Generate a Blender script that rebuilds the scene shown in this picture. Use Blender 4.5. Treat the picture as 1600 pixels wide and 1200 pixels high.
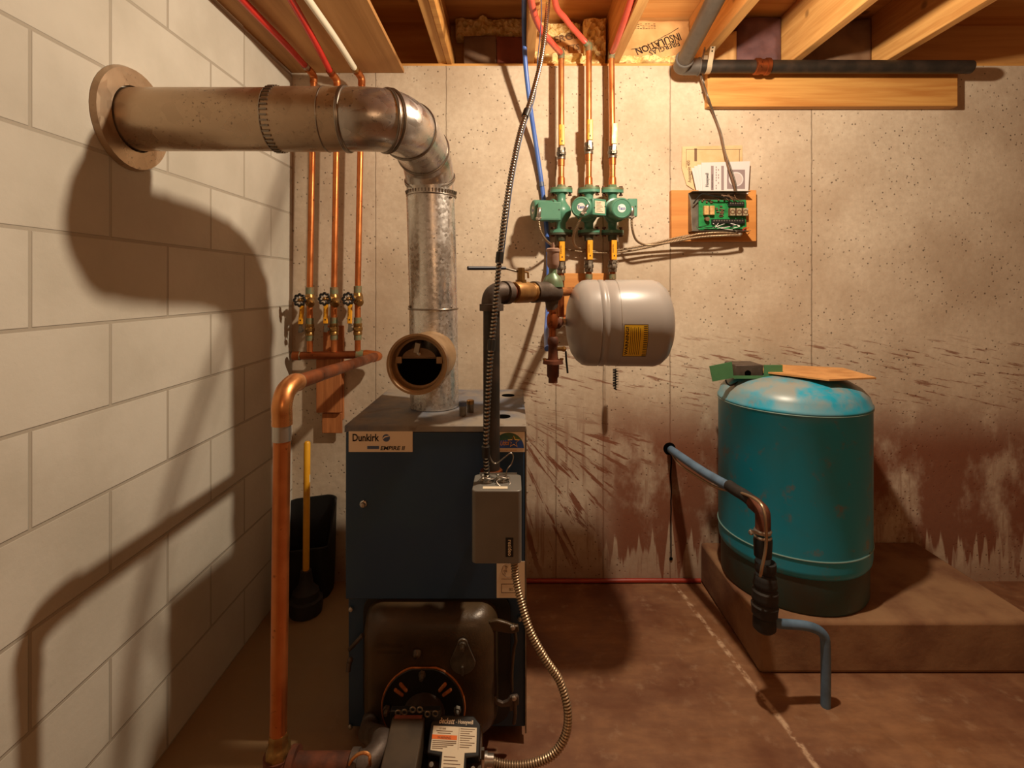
import bpy, bmesh, math, random
from mathutils import Vector, Matrix, noise
random.seed(7)
for _o in list(bpy.data.objects):
    bpy.data.objects.remove(_o)
S = bpy.context.scene
COL = S.collection
PI = math.pi
V = Vector

# ------------------------------------------------------------------ camera, world, lamps, exposure
CAMZ = 1.28
cam_data = bpy.data.cameras.new('camera')
cam = bpy.data.objects.new('camera', cam_data)
COL.objects.link(cam)
cam.location = (0, 0, CAMZ)
cam.rotation_euler = (math.radians(90), 0, 0)
cam_data.sensor_width = 36
cam_data.lens = 18.0
cam_data.shift_y = -153 / 1600
cam_data.clip_start = 0.05
S.camera = cam

world = bpy.data.worlds.new('world')
S.world = world
world.use_nodes = True
WB = world.node_tree.nodes['Background']
WB.inputs[0].default_value = (1.0, 0.50, 0.22, 1)
WB.inputs[1].default_value = 0.18

LAMP = V((0.556, 1.38, 2.105))
def light(name, loc, power, color, radius, smooth=0.0):
    ld = bpy.data.lights.new(name, 'POINT')
    ld.energy = power
    ld.color = color
    ld.shadow_soft_size = radius
    o = bpy.data.objects.new(name, ld)
    COL.objects.link(o)
    o.location = loc
    if smooth:
        ld.use_nodes = True
        nt = ld.node_tree
        em = nt.nodes['Emission']
        f = nt.nodes.new('ShaderNodeLightFalloff')
        f.inputs['Strength'].default_value = 1.0
        f.inputs['Smooth'].default_value = smooth
        nt.links.new(f.outputs['Quadratic'], em.inputs['Strength'])
    return o
bulb_light = light('bulb_light', LAMP, 138, (1.0, 0.83, 0.62), 0.028, 0.9)
# added orange fill behind the viewer to lift the shade; no real bulb there
fill_light = light('added_fill_light', V((0.7, -1.5, 1.8)), 17, (1.0, 0.58, 0.30), 0.3, 0.0)

S.view_settings.view_transform = 'Standard'
S.view_settings.look = 'None'
S.view_settings.gamma = 1.0
S.view_settings.use_curve_mapping = False
S.view_settings.exposure = 0.0
S.cycles.use_denoising = True
S.cycles.max_bounces = 8

# ------------------------------------------------------------------ helpers
def P(px, py, Y):
    return V(((px - 800) / 800 * Y, Y, CAMZ - (py - 447) / 800 * Y))
def L(h):
    h = h.lstrip('#')
    c = [int(h[i:i + 2], 16) / 255 for i in (0, 2, 4)]
    return tuple(x / 12.92 if x <= 0.04045 else ((x + 0.055) / 1.055) ** 2.4 for x in c)

class NT:
    def __init__(s, name):
        s.mat = bpy.data.materials.new(name)
        s.mat.use_nodes = True
        s.t = s.mat.node_tree
        s.b = s.t.nodes['Principled BSDF']
        s.tc = None
    def n(s, typ, **kw):
        nd = s.t.nodes.new(typ)
        for k, v in kw.items():
            setattr(nd, k, v)
        return nd
    def put(s, sock, v):
        if isinstance(v, bpy.types.NodeSocket):
            s.t.links.new(v, sock)
        elif isinstance(v, (tuple, list)) and len(v) == 3 and sock.type == 'RGBA':
            sock.default_value = (*v, 1)
        else:
            sock.default_value = v
    def co(s):
        if s.tc is None:
            s.tc = s.n('ShaderNodeTexCoord').outputs['Object']
        return s.tc
    def xyz(s):
        q = s.n('ShaderNodeSeparateXYZ')
        s.put(q.inputs[0], s.co())
        return q.outputs
    def vec(s, x, y, z):
        q = s.n('ShaderNodeCombineXYZ')
        for i, v in enumerate((x, y, z)):
            s.put(q.inputs[i], v)
        return q.outputs[0]
    def m(s, op, a, b=0.0, clamp=False):
        q = s.n('ShaderNodeMath', operation=op)
        q.use_clamp = clamp
        s.put(q.inputs[0], a)
        s.put(q.inputs[1], b)
        return q.outputs[0]
    def noise(s, scale, detail=4, rough=0.55, vec=None, dist=0.0):
        q = s.n('ShaderNodeTexNoise')
        s.put(q.inputs['Vector'], vec if vec is not None else s.co())
        q.inputs['Scale'].default_value = scale
        q.inputs['Detail'].default_value = detail
        q.inputs['Roughness'].default_value = rough
        q.inputs['Distortion'].default_value = dist
        return q.outputs[0]
    def voro(s, scale, vec=None, out='Distance'):
        q = s.n('ShaderNodeTexVoronoi')
        s.put(q.inputs['Vector'], vec if vec is not None else s.co())
        q.inputs['Scale'].default_value = scale
        return q.outputs[out]
    def step(s, v, a, b, lo=0.0, hi=1.0):
        q = s.n('ShaderNodeMapRange', interpolation_type='SMOOTHSTEP')
        s.put(q.inputs[0], v)
        for i, x in enumerate((a, b, lo, hi)):
            q.inputs[i + 1].default_value = x
        return q.outputs[0]
    def scaled(s, x, y, z):
        q = s.n('ShaderNodeMapping')
        s.put(q.inputs[0], s.co())
        q.inputs['Scale'].default_value = (x, y, z)
        return q.outputs[0]
    def mix(s, f, a, b, mode='MIX'):
        q = s.n('ShaderNodeMix', data_type='RGBA', blend_type=mode)
        s.put(q.inputs[0], f)
        s.put(q.inputs[6], a)
        s.put(q.inputs[7], b)
        return q.outputs[2]
    def bump(s, h, strength, dist=0.01):
        q = s.n('ShaderNodeBump')
        q.inputs['Strength'].default_value = strength
        q.inputs['Distance'].default_value = dist
        s.put(q.inputs['Height'], h)
        s.t.links.new(q.outputs[0], s.b.inputs['Normal'])
    def out(s, col=None, rough=None, metal=None):
        if col is not None: s.put(s.b.inputs['Base Color'], col)
        if rough is not None: s.put(s.b.inputs['Roughness'], rough)
        if metal is not None: s.put(s.b.inputs['Metallic'], metal)
        return s.mat

def mat(name, c, rough=0.5, metal=0.0, c2=None, scale=12.0, lo=0.35, hi=0.7, bump=0.0, bscale=80.0, detail=5):
    t = NT(name)
    if c2 is not None:
        f = t.step(t.noise(scale, detail), lo, hi)
        t.out(t.mix(f, c, c2))
    else:
        t.out(c)
    t.out(None, rough, metal)
    if bump:
        t.bump(t.noise(bscale, 3), bump, 0.004)
    return t.mat
def wood(name, c1, c2, axis, k=38.0, rough=0.65, knots=True):
    t = NT(name)
    sc = [k, k, k]
    sc['xyz'.index(axis)] = k * 0.05
    g = t.noise(1.0, 5, 0.6, t.scaled(*sc), 0.6)
    f = t.step(g, 0.3, 0.7)
    col = t.mix(f, c1, c2)
    if knots:
        kn = t.step(t.voro(5.5), 0.05, 0.13, 1.0, 0.0)
        col = t.mix(t.m('MULTIPLY', kn, 0.75), col, tuple(x * 0.35 for x in c2))
    t.out(col, rough, 0.0)
    t.bump(g, 0.25, 0.003)
    return t.mat

class B:
    """collects shapes into one mesh"""
    def __init__(s):
        s.bm = bmesh.new()
    def add(s, verts, faces, mi=0, smooth=True):
        vs = [s.bm.verts.new(v) for v in verts]
        for f in faces:
            try:
                fc = s.bm.faces.new([vs[i] for i in f])
                fc.material_index = mi
                fc.smooth = smooth
            except ValueError:
                pass
        return vs
    def box(s, lo, hi, mi=0, mtx=None):
        (a, b, c), (d, e, f) = lo, hi
        v = [V(p) for p in ((a, b, c), (d, b, c), (d, e, c), (a, e, c), (a, b, f), (d, b, f), (d, e, f), (a, e, f))]
        if mtx is not None:
            v = [mtx @ p for p in v]
        s.add(v, ((0, 3, 2, 1), (4, 5, 6, 7), (0, 1, 5, 4), (1, 2, 6, 5), (2, 3, 7, 6), (3, 0, 4, 7)), mi)
        return s
    def cbox(s, c, size, mi=0, rot=(0, 0, 0)):
        from mathutils import Euler
        m = Matrix.Translation(V(c)) @ Euler(rot).to_matrix().to_4x4()
        h = [x / 2 for x in size]
        return s.box([-x for x in h], h, mi, m)
    def rings(s, rings, mi=0, caps=True, closed=False, mfun=None):
        n = len(rings[0])
        vs = [[s.bm.verts.new(p) for p in r] for r in rings]
        m = len(vs)
        for i in range(m if closed else m - 1):
            a, b = vs[i], vs[(i + 1) % m]
            for k in range(n):
                try:
                    f = s.bm.faces.new((a[k], a[(k + 1) % n], b[(k + 1) % n], b[k]))
                    f.smooth = True
                    f.material_index = mfun(i) if mfun else mi
                except ValueError:
                    pass
        if caps and not closed:
            for r, rev in ((vs[0], True), (vs[-1], False)):
                try:
                    f = s.bm.faces.new(list(reversed(r)) if rev else r)
                    f.material_index = mfun(0) if mfun else mi
                except ValueError:
                    pass
        return s
    def tube(s, pts, r, seg=12, mi=0, caps=True, smooth=0, up=None, rib=None, mfun=None, closed=False):
        pts = [V(p) for p in pts]
        if smooth:
            pts = catmull(pts, smooth, closed)
        n = len(pts)
        rr = r if isinstance(r, (list, tuple)) else [r] * n
        if len(rr) != n:
            rr = [rr[min(len(rr) - 1, int(i * (len(rr) - 1) / (n - 1) + 0.5))] for i in range(n)]
        fr = frames(pts, closed)
        out = []
        for i in range(n):
            t, u, w = fr[i]
            k = rr[i]
            if rib: k *= rib[i % len(rib)]
            out.append([pts[i] + (u * math.cos(2 * PI * j / seg) + w * math.sin(2 * PI * j / seg)) * k
                        + (t * (k * 0.12 * math.cos(2 * PI * j / seg)) if rib else V((0, 0, 0))) for j in range(seg)])
        return s.rings(out, mi, caps, closed, mfun)
    def cyl(s, a, b, r, r2=None, seg=20, mi=0, caps=True):
        a, b = V(a), V(b)
        t = (b - a).normalized()
        u = t.orthogonal().normalized()
        w = t.cross(u)
        r2 = r if r2 is None else r2
        ring = lambda c, k: [c + (u * math.cos(2 * PI * j / seg) + w * math.sin(2 * PI * j / seg)) * k for j in range(seg)]
        return s.rings([ring(a, r), ring(b, r2)], mi, caps)
    def lathe(s, prof, o, axis=(0, 0, 1), seg=32, mi=0, caps=True, ph=0.0):
        """prof: (distance along axis, radius)"""
        o, t = V(o), V(axis).normalized()
        u = t.orthogonal().normalized()
        w = t.cross(u)
        return s.rings([[o + t * h + (u * math.cos(2 * PI * j / seg + ph) + w * math.sin(2 * PI * j / seg + ph)) * max(r, 1e-5)
                         for j in range(seg)] for h, r in prof], mi, caps)
    def ball(s, c, r, seg=14, mi=0, sq=(1, 1, 1)):
        c = V(c)
        rg = []
        for i in range(seg // 2 + 1):
            a = PI * i / (seg // 2)
            k = max(math.sin(a), 1e-3)
            rg.append([c + V((r * sq[0] * k * math.cos(2 * PI * j / seg), r * sq[1] * k * math.sin(2 * PI * j / seg), -r * sq[2] * math.cos(a)))
                       for j in range(seg)])
        return s.rings(rg, mi)
    def ring(s, c, axis, R, r, seg=32, rs=8, mi=0):
        c, t = V(c), V(axis).normalized()
        u = t.orthogonal().normalized()
        w = t.cross(u)
        pts = [c + (u * math.cos(2 * PI * j / seg) + w * math.sin(2 * PI * j / seg)) * R for j in range(seg)]
        rg = []
        for j, p in enumerate(pts):
            d = (p - c).normalized()
            rg.append([p + (d * math.cos(2 * PI * k / rs) + t * math.sin(2 * PI * k / rs)) * r for k in range(rs)])
        return s.rings(rg, mi, False, True)
    def prism(s, poly, o, ux, uy, depth, mi=0):
        """polygon in the (ux, uy) plane pushed by depth along ux x uy"""
        o, ux, uy = V(o), V(ux), V(uy)
        nrm = ux.cross(uy).normalized()
        a = [o + ux * x + uy * y for x, y in poly]
        b = [p + nrm * depth for p in a]
        n = len(a)
        s.add(a + b, [tuple(reversed(range(n))), tuple(range(n, 2 * n))] + [(i, (i + 1) % n, n + (i + 1) % n, n + i) for i in range(n)], mi)
        return s
    def text(s, string, o, ux, uy, size, mi=0, depth=0.0003, align='LEFT', sx=1.0, shear=0.0, bold=0.0):
        cu = bpy.data.curves.new('t', 'FONT')
        cu.body = string
        cu.size = 1.0
        cu.align_x = align
        cu.shear = shear
        cu.extrude = 0.0
        cu.offset = bold
        cu.resolution_u = 3
        ob = bpy.data.objects.new('t', cu)
        COL.objects.link(ob)
        dg = bpy.context.evaluated_depsgraph_get()
        me = bpy.data.meshes.new_from_object(ob.evaluated_get(dg))
        bpy.data.objects.remove(ob)
        bpy.data.curves.remove(cu)
        o, ux, uy = V(o), V(ux).normalized(), V(uy).normalized()
        nrm = ux.cross(uy)
        vs = [o + ux * (v.co.x * size * sx) + uy * (v.co.y * size) + nrm * depth for v in me.vertices]
        s.add(vs, [tuple(p.vertices) for p in me.polygons], mi, False)
        bpy.data.meshes.remove(me)
        return s

def catmull(pts, k, closed=False):
    n = len(pts)
    out = []
    rng = range(n if closed else n - 1)
    g = (lambda i: pts[i % n]) if closed else (lambda i: pts[max(0, min(n - 1, i))])
    for i in rng:
        a, b, c, d = g(i - 1), g(i), g(i + 1), g(i + 2)
        for j in range(k):
            t = j / k
            out.append(0.5 * ((2 * b) + (c - a) * t + (2 * a - 5 * b + 4 * c - d) * t * t + (3 * b - a - 3 * c + d) * t ** 3))
    if not closed:
        out.append(pts[-1].copy())
    return out
def frames(pts, closed=False):
    n = len(pts)
    res = []
    u = None
    for i in range(n):
        if closed:
            t = pts[(i + 1) % n] - pts[i - 1]
        else:
            t = pts[min(n - 1, i + 1)] - pts[max(0, i - 1)]
        if t.length < 1e-9: t = V((0, 0, 1))
        t.normalize()
        if u is None:
            u = t.orthogonal().normalized()
        else:
            u = u - t * u.dot(t)
            u = u.normalized() if u.length > 1e-6 else t.orthogonal().normalized()
        res.append((t, u, t.cross(u)))
    return res
def resample(pts, step):
    d = [0.0]
    for a, b in zip(pts, pts[1:]):
        d.append(d[-1] + (b - a).length)
    n = max(2, int(d[-1] / step))
    out, j = [], 0
    for i in range(n + 1):
        q = d[-1] * i / n
        while j < len(d) - 2 and d[j + 1] < q: j += 1
        f = (q - d[j]) / max(1e-9, d[j + 1] - d[j])
        out.append(pts[j].lerp(pts[j + 1], min(1, f)))
    return out

def obj(name, b, mats, parent=None, bevel=0.0, angle=38, label=None, seg=2, recalc=True):
    me = bpy.data.meshes.new(name)
    if recalc:
        bmesh.ops.recalc_face_normals(b.bm, faces=b.bm.faces[:])
    b.bm.to_mesh(me)
    b.bm.free()
    for m in (mats if isinstance(mats, (list, tuple)) else [mats]):
        me.materials.append(m)
    me.set_sharp_from_angle(angle=math.radians(angle))
    o = bpy.data.objects.new(name, me)
    COL.objects.link(o)
    if parent is not None:
        o.parent = parent
        o.location = -world_loc(parent)
    if bevel:
        md = o.modifiers.new('bevel', 'BEVEL')
        md.width = bevel
        md.segments = seg
        md.limit_method = 'ANGLE'
        md.angle_limit = math.radians(40)
        md.harden_normals = False
    if label: o['label'] = label
    return o
def pieces(name, b, mats, parent, **kw):
    """one object for each separate piece of the builder (shells that touch or overlap count as one piece)"""
    bm = b.bm
    bm.verts.ensure_lookup_table()
    seen, isl = set(), []
    for v in bm.verts:
        if v in seen: continue
        st, cur = [v], []
        seen.add(v)
        while st:
            q = st.pop(); cur.append(q)
            for e in q.link_edges:
                w = e.other_vert(q)
                if w not in seen: seen.add(w); st.append(w)
        lo = [min(q.co[i] for q in cur) - 1e-4 for i in range(3)]
        hi = [max(q.co[i] for q in cur) + 1e-4 for i in range(3)]
        isl.append([cur, lo, hi])
    done = False
    while not done:
        done = True
        for i in range(len(isl)):
            for j in range(i + 1, len(isl)):
                a, c = isl[i], isl[j]
                if all(a[1][k] <= c[2][k] and c[1][k] <= a[2][k] for k in range(3)):
                    a[0] += c[0]; a[1] = [min(x, y) for x, y in zip(a[1], c[1])]; a[2] = [max(x, y) for x, y in zip(a[2], c[2])]
                    isl.pop(j); done = False
                    break
            if not done: break
    out = []
    for cur, lo, hi in isl:
        nb = B()
        m = {v: nb.bm.verts.new(v.co) for v in cur}
        for f in {f for v in cur for f in v.link_faces}:
            nf = nb.bm.faces.new([m[v] for v in f.verts])
            nf.smooth, nf.material_index = f.smooth, f.material_index
        out.append(obj(name, nb, mats, parent, **kw))
    bm.free()
    return out
def world_loc(o):
    p = V(o.location)
    while o.parent is not None:
        o = o.parent
        p += V(o.location)
    return p
def tag(o, label, cat, group=None):
    o['label'] = label
    o['category'] = cat
    if group: o['group'] = group
    return o
def thing(name, loc, label, cat, group=None):
    o = bpy.data.objects.new(name, None)
    COL.objects.link(o)
    o.empty_display_size = 0.05
    o.location = loc
    return tag(o, label, cat, group)
def struct(name, b, m, parent=None, **kw):
    o = obj(name, b, m, parent, **kw)
    o['kind'] = 'structure'
    return o
def dup(root, delta, label=None):
    r = root.copy()
    COL.objects.link(r)
    r.location = V(root.location) + V(delta)
    if label: r['label'] = label
    for ch in list(root.children):
        c = ch.copy()
        COL.objects.link(c)
        c.parent = r
        for g in list(ch.children):
            d = g.copy()
            COL.objects.link(d)
            d.parent = c
    return r
UX, UY, UZ = V((1, 0, 0)), V((0, 1, 0)), V((0, 0, 1))

# ------------------------------------------------------------------ materials
def concrete_wall():
    t = NT('poured_concrete')
    x, y, z = t.xyz()
    big = t.step(t.noise(2.2, 6, 0.6), 0.3, 0.72)
    col = t.mix(big, L('b6a189'), L('d6c6af'))
    fine = t.step(t.noise(45, 5, 0.6), 0.25, 0.75)
    col = t.mix(t.m('MULTIPLY', fine, 0.35), col, L('a58f78'))
    # air pits
    pm = t.step(t.noise(5.0, 3), 0.40, 0.58)
    pits = t.m('MULTIPLY', t.step(t.m('ADD', t.voro(48), t.m('MULTIPLY', t.noise(110, 3), 0.14)), 0.17, 0.27, 1.0, 0.0), pm)
    pm2 = t.step(t.noise(2.7, 3, 0.5, t.vec(t.m('ADD', x, 7.3), y, z)), 0.50, 0.60)
    pits2 = t.m('MULTIPLY', t.step(t.m('ADD', t.voro(21), t.m('MULTIPLY', t.noise(60, 3), 0.14)), 0.12, 0.18, 1.0, 0.0), pm2)
    pit = t.m('MAXIMUM', pits, pits2)
    col = t.mix(t.m('MULTIPLY', pit, 0.8), col, L('4a3d2e'))
    # form joints
    wob = t.m('MULTIPLY', t.m('SUBTRACT', t.noise(14, 4), 0.5), 0.008)
    xs = t.m('ADD', x, wob)
    joint = None
    for c, w in ((-0.592, 0.0022), (-0.286, 0.0022), (0.19, 0.0028), (0.395, 0.003), (0.686, 0.003), (1.3, 0.003)):
        d = t.m('ABSOLUTE', t.m('SUBTRACT', xs, c))
        j = t.step(d, w * 0.4, w * 1.4, 1.0, 0.0)
        joint = j if joint is None else t.m('MAXIMUM', joint, j)
    col = t.mix(t.m('MULTIPLY', joint, 0.55), col, L('55432f'))
    # rust stains: splashes fanning out of one point, drips and a brown wash
    dx = t.m('SUBTRACT', x, -0.055)
    dz = t.m('SUBTRACT', z, 0.76)
    ang = t.m('ARCTAN2', dz, dx)
    r = t.m('SQRT', t.m('ADD', t.m('MULTIPLY', dx, dx), t.m('MULTIPLY', dz, dz)))
    low = t.step(z, 0.60, 0.80, 1.0, 0.0)
    right = t.step(x, -0.05, 0.10)
    fan = t.noise(1.0, 4, 0.6, t.vec(t.m('MULTIPLY', ang, 11.0), t.m('MULTIPLY', r, 3.0), 0.0), 0.5)
    fan2 = t.noise(1.0, 5, 0.65, t.vec(t.m('MULTIPLY', ang, 34.0), t.m('MULTIPLY', r, 7.0), 4.0), 0.4)
    fan = t.m('ADD', t.m('MULTIPLY', fan, 0.62), t.m('MULTIPLY', fan2, 0.38))
    fanm = t.m('MULTIPLY', t.m('MULTIPLY', t.step(fan, 0.515, 0.565), low), t.m('MULTIPLY', right, t.step(r, 0.55, 0.95, 1.0, 0.25)))
    slant = t.m('ADD', z, t.m('MULTIPLY', x, 0.20))
    hs = t.noise(1.0, 4, 0.65, t.vec(t.m('MULTIPLY', x, 7.0), t.m('MULTIPLY', slant, 62.0), 3.0))
    hz = t.m('MULTIPLY', t.m('MULTIPLY', t.step(z, 0.62, 0.80), t.step(z, 1.00, 1.10, 1.0, 0.0)), right)
    hsm = t.m('MULTIPLY', t.step(hs, 0.555, 0.63), hz)
    dr = t.noise(1.0, 4, 0.6, t.vec(t.m('MULTIPLY', x, 30.0), t.m('MULTIPLY', z, 2.2), 5.0))
    drm = t.m('MULTIPLY', t.m('MULTIPLY', t.step(dr, 0.46, 0.64), t.step(z, 0.55, 0.92, 1.0, 0.0)), t.m('MULTIPLY', right, 0.6))
    wash_n = t.step(t.noise(4.5, 5, 0.65, t.vec(x, 0.0, t.m('MULTIPLY', z, 0.6))), 0.28, 0.54)
    wash_r = t.m('MULTIPLY', t.step(x, 0.22, 0.5), t.step(z, 0.55, 0.90, 1.0, 0.0))
    teeth = t.step(t.m('SUBTRACT', t.noise(1.0, 2, 0.5, t.vec(t.m('MULTIPLY', x, 24.0), 0.0, 9.0)), t.m('MULTIPLY', z, 1.3)), 0.30, 0.36, 1.0, 0.15)
    wash = t.m('MULTIPLY', t.m('MULTIPLY', wash_n, wash_r), t.m('MULTIPLY', teeth, 0.92))
    hx = t.m('SUBTRACT', x, 0.682); hzz = t.m('SUBTRACT', z, 0.577)
    hr = t.m('SQRT', t.m('ADD', t.m('MULTIPLY', hx, hx), t.m('MULTIPLY', hzz, hzz)))
    halo = t.m('MULTIPLY', t.step(t.m('ADD', hr, t.m('MULTIPLY', wob, 3.0)), 0.03, 0.10, 1.0, 0.0), 0.7)
    tint = t.m('MULTIPLY', t.m('MULTIPLY', right, t.step(z, 0.45, 1.0, 1.0, 0.0)), t.step(t.noise(6, 5, 0.6), 0.2, 0.8, 0.1, 0.42))
    base = t.m('MULTIPLY', t.step(t.m('ADD', z, t.m('MULTIPLY', wob, 8.0)), 0.02, 0.16, 1.0, 0.0), 0.45)
    st = t.m('MAXIMUM', t.m('MAXIMUM', t.m('MULTIPLY', fanm, 0.92), t.m('MULTIPLY', hsm, 0.75)), t.m('MAXIMUM', t.m('MAXIMUM', drm, wash), t.m('MAXIMUM', t.m('MAXIMUM', halo, tint), base)))
    col = t.mix(st, col, L('733919'))
    t.out(col, 0.88, 0.0)
    t.bump(t.m('SUBTRACT', t.m('MULTIPLY', t.noise(30, 5), 0.6), t.m('ADD', pit, t.m('MULTIPLY', joint, 0.6))), 0.35, 0.006)
    return t.mat
def block_wall():
    t = NT('painted_block')
    x, y, z = t.xyz()
    br = t.n('ShaderNodeTexBrick')
    t.put(br.inputs['Vector'], t.vec(y, z, 0.0))
    br.inputs['Scale'].default_value = 1.0
    br.inputs['Mortar Size'].default_value = 0.005
    br.inputs['Mortar Smooth'].default_value = 0.4
    br.inputs['Brick Width'].default_value = 0.405
    br.inputs['Row Height'].default_value = 0.199
    br.inputs['Color1'].default_value = (*L('bdb6a8'), 1)
    br.inputs['Color2'].default_value = (*L('c6c0b3'), 1)
    br.inputs['Mortar'].default_value = (*L('a39a8b'), 1)
    n = t.noise(70, 4)
    col = t.mix(t.m('MULTIPLY', t.step(t.noise(3, 5), 0.35, 0.7), 0.5), br.outputs['Color'], L('a29a8a'))
    t.out(col, 0.85, 0.0)
    t.bump(t.m('ADD', t.m('MULTIPLY', br.outputs['Fac'], -1.2), t.m('MULTIPLY', n, 0.25)), 0.5, 0.006)
    return t.mat
def floor_mat():
    t = NT('stained_floor')
    x, y, z = t.xyz()
    f = t.step(t.noise(3.0, 6, 0.62), 0.33, 0.68)
    col = t.mix(f, L('68402a'), L('8f6543'))
    st_ = t.step(t.noise(1.0, 5, 0.65, t.scaled(9, 30, 1)), 0.35, 0.65)
    col = t.mix(t.m('MULTIPLY', st_, 0.3), col, L('573321'))
    f2 = t.step(t.noise(16, 5, 0.6), 0.55, 0.75)
    col = t.mix(t.m('MULTIPLY', f2, 0.4), col, L('a5876a'))
    wob = t.m('MULTIPLY', t.m('SUBTRACT', t.noise(5, 4), 0.5), 0.35)
    grey = t.step(t.m('ADD', x, wob), -0.62, -0.30, 1.0, 0.0)
    col = t.mix(t.m('MULTIPLY', grey, 0.75), col, L('8f7652'))
    d = t.m('ABSOLUTE', t.m('SUBTRACT', t.m('ADD', x, t.m('MULTIPLY', t.m('SUBTRACT', y, 1.94), 0.14)), t.m('ADD', 0.732, t.m('MULTIPLY', wob, 0.05))))
    line = t.m('MULTIPLY', t.step(d, 0.004, 0.014, 1.0, 0.0), t.step(t.noise(22, 5, 0.7), 0.42, 0.60))
    col = t.mix(t.m('MULTIPLY', line, 0.8), col, L('c9a98a'))
    t.out(col, t.step(t.noise(6, 4), 0.3, 0.7, 0.45, 0.75), 0.0)
    t.bump(t.noise(40, 5), 0.15, 0.004)
    return t.mat
def galvanized(name, c1, c2, rough=0.3, spangle=70.0, specks=True, metal=0.95):
    t = NT(name)
    v = t.n('ShaderNodeTexVoronoi')
    t.put(v.inputs['Vector'], t.co())
    v.inputs['Scale'].default_value = spangle
    q = t.n('ShaderNodeSeparateColor')
    t.t.links.new(v.outputs['Color'], q.inputs[0])
    sp = q.outputs[0]
    col = t.mix(sp, c1, c2)
    if specks:
        k = t.m('MULTIPLY', t.step(t.noise(120, 4, 0.6), 0.60, 0.70), t.step(t.noise(7, 3), 0.42, 0.6))
        col = t.mix(t.m('MULTIPLY', k, 0.8), col, L('3a3026'))
    d = t.step(t.noise(5, 4), 0.35, 0.7)
    t.out(col, t.m('ADD', t.m('MULTIPLY', sp, 0.12), t.m('ADD', t.m('MULTIPLY', d, 0.14), rough - 0.1)), metal)
    t.bump(t.noise(9, 3), 0.12, 0.02)
    return t.mat
def copper(name, c1, c2, rough=0.32, green=True):
    t = NT(name)
    f = t.step(t.noise(9, 5, 0.6), 0.35, 0.7)
    col = t.mix(f, c1, c2)
    k = t.m('MULTIPLY', t.step(t.noise(38, 4), 0.64, 0.72), 0.7)
    col = t.mix(k, col, L('3b2015'))
    t.out(col, t.step(t.noise(14, 4), 0.3, 0.7, rough - 0.06, rough + 0.16), 0.9)
    return t.mat

M_WALL = concrete_wall()
M_BLOCK = block_wall()
M_FLOOR = floor_mat()
M_FLUE = galvanized('galvanized_flue', L('c4beb6'), L('dedad5'), 0.27, 120.0, metal=0.85)
M_FLUEH = galvanized('brown_galvanized', L('b39c82'), L('bfa88d'), 0.30, 30.0, metal=0.75)
M_ELBOW = galvanized('bright_galvanized', L('bdb7b0'), L('c9c4be'), 0.28, 40.0, metal=0.85)
M_BEAD = mat('seam_metal', L('8e857a'), 0.32, 0.9)
M_COPPER = copper('copper_tube', L('cf8049'), L('bb6c3b'), 0.36)
M_COPDARK = copper('dull_copper', L('9c5730'), L('7d4325'), 0.42)
M_COPBR = copper('bright_copper', L('dc9a60'), L('c98650'), 0.32)
M_SOLDER = mat('green_solder', L('6f7a5c'), 0.55, 0.3, L('8a6a48'), 60)
M_BRASS = mat('brass', L('a9824a'), 0.35, 0.85, L('86653a'), 30)
M_BRONZE = mat('bronze_body', L('a67c46'), 0.45, 0.6, L('8a6236'), 25)
M_BLACKIRON = mat('black_iron', L('2a2520'), 0.5, 0.3, L('3d322a'), 18, bump=0.15)
M_IRON = mat('grey_iron', L('5d5148'), 0.55, 0.5, L('473a31'), 22, bump=0.2)
M_RUST = mat('rusty_iron', L('6b3a24'), 0.65, 0.35, L('4a2b1e'), 30, bump=0.2)
M_STEEL = mat('zinc_steel', L('b9b4ab'), 0.3, 0.9)
M_DULLSTEEL = mat('dull_steel', L('8c8478'), 0.42, 0.8, L('6f675c'), 30)
M_NAVY = mat('navy_enamel', L('223a55'), 0.42, 0.0, L('274055'), 6)
M_NAVYTOP = NT('dusty_navy_top')
_t = M_NAVYTOP
_f = _t.step(_t.noise(4.5, 6, 0.6), 0.36, 0.62)
_c = _t.mix(_f, L('525a6a'), L('857a6c'))
_c = _t.mix(_t.m('MULTIPLY', _t.step(_t.noise(22, 5), 0.55, 0.7), 0.5), _c, L('5d4630'))
M_NAVYTOP = _t.out(_c, 0.6, 0.0)
M_BLACKENAMEL = mat('black_casting', L('3a2d1f'), 0.36, 0.15, L('4f3c26'), 9, bump=0.12, bscale=150)
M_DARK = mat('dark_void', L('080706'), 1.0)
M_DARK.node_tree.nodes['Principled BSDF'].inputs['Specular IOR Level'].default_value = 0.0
M_BLACK = mat('black_plastic', L('191817'), 0.42)
M_RUBBER = mat('black_rubber', L('1c1917'), 0.7, 0.0, L('2a231d'), 20)
M_GASKET = mat('orange_gasket', L('b0642c'), 0.8, 0.0, L('7d4722'), 60)
M_GREEN = mat('green_enamel', L('4a7f68'), 0.35, 0.0, L('578b74'), 10)
M_TANKGREY = NT('grey_enamel')
M_TANKGREY = M_TANKGREY.out(L('9c958f'), 0.33, 0.0)
M_BOXGREY = mat('taupe_enamel', L('75716a'), 0.42, 0.15, L('6c6861'), 10)
M_YELLOW = mat('yellow_vinyl', L('e8a01e'), 0.4)
M_PALEYEL = mat('worn_yellow_vinyl', L('f2d98a'), 0.4, 0.0, L('f3ead0'), 30)
M_YELLABEL = mat('yellow_label', L('e0b422'), 0.45)
M_INK = mat('black_ink', L('17130f'), 0.6)
M_BLUEINK = mat('blue_ink', L('2a4f9a'), 0.5)
M_WHITE = mat('white_print', L('e6e2da'), 0.5)
M_CREAM = mat('cream_label', L('d9c9ad'), 0.5)
M_TAN = mat('tan_label', L('e8d2b4'), 0.45, 0.0)
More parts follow.
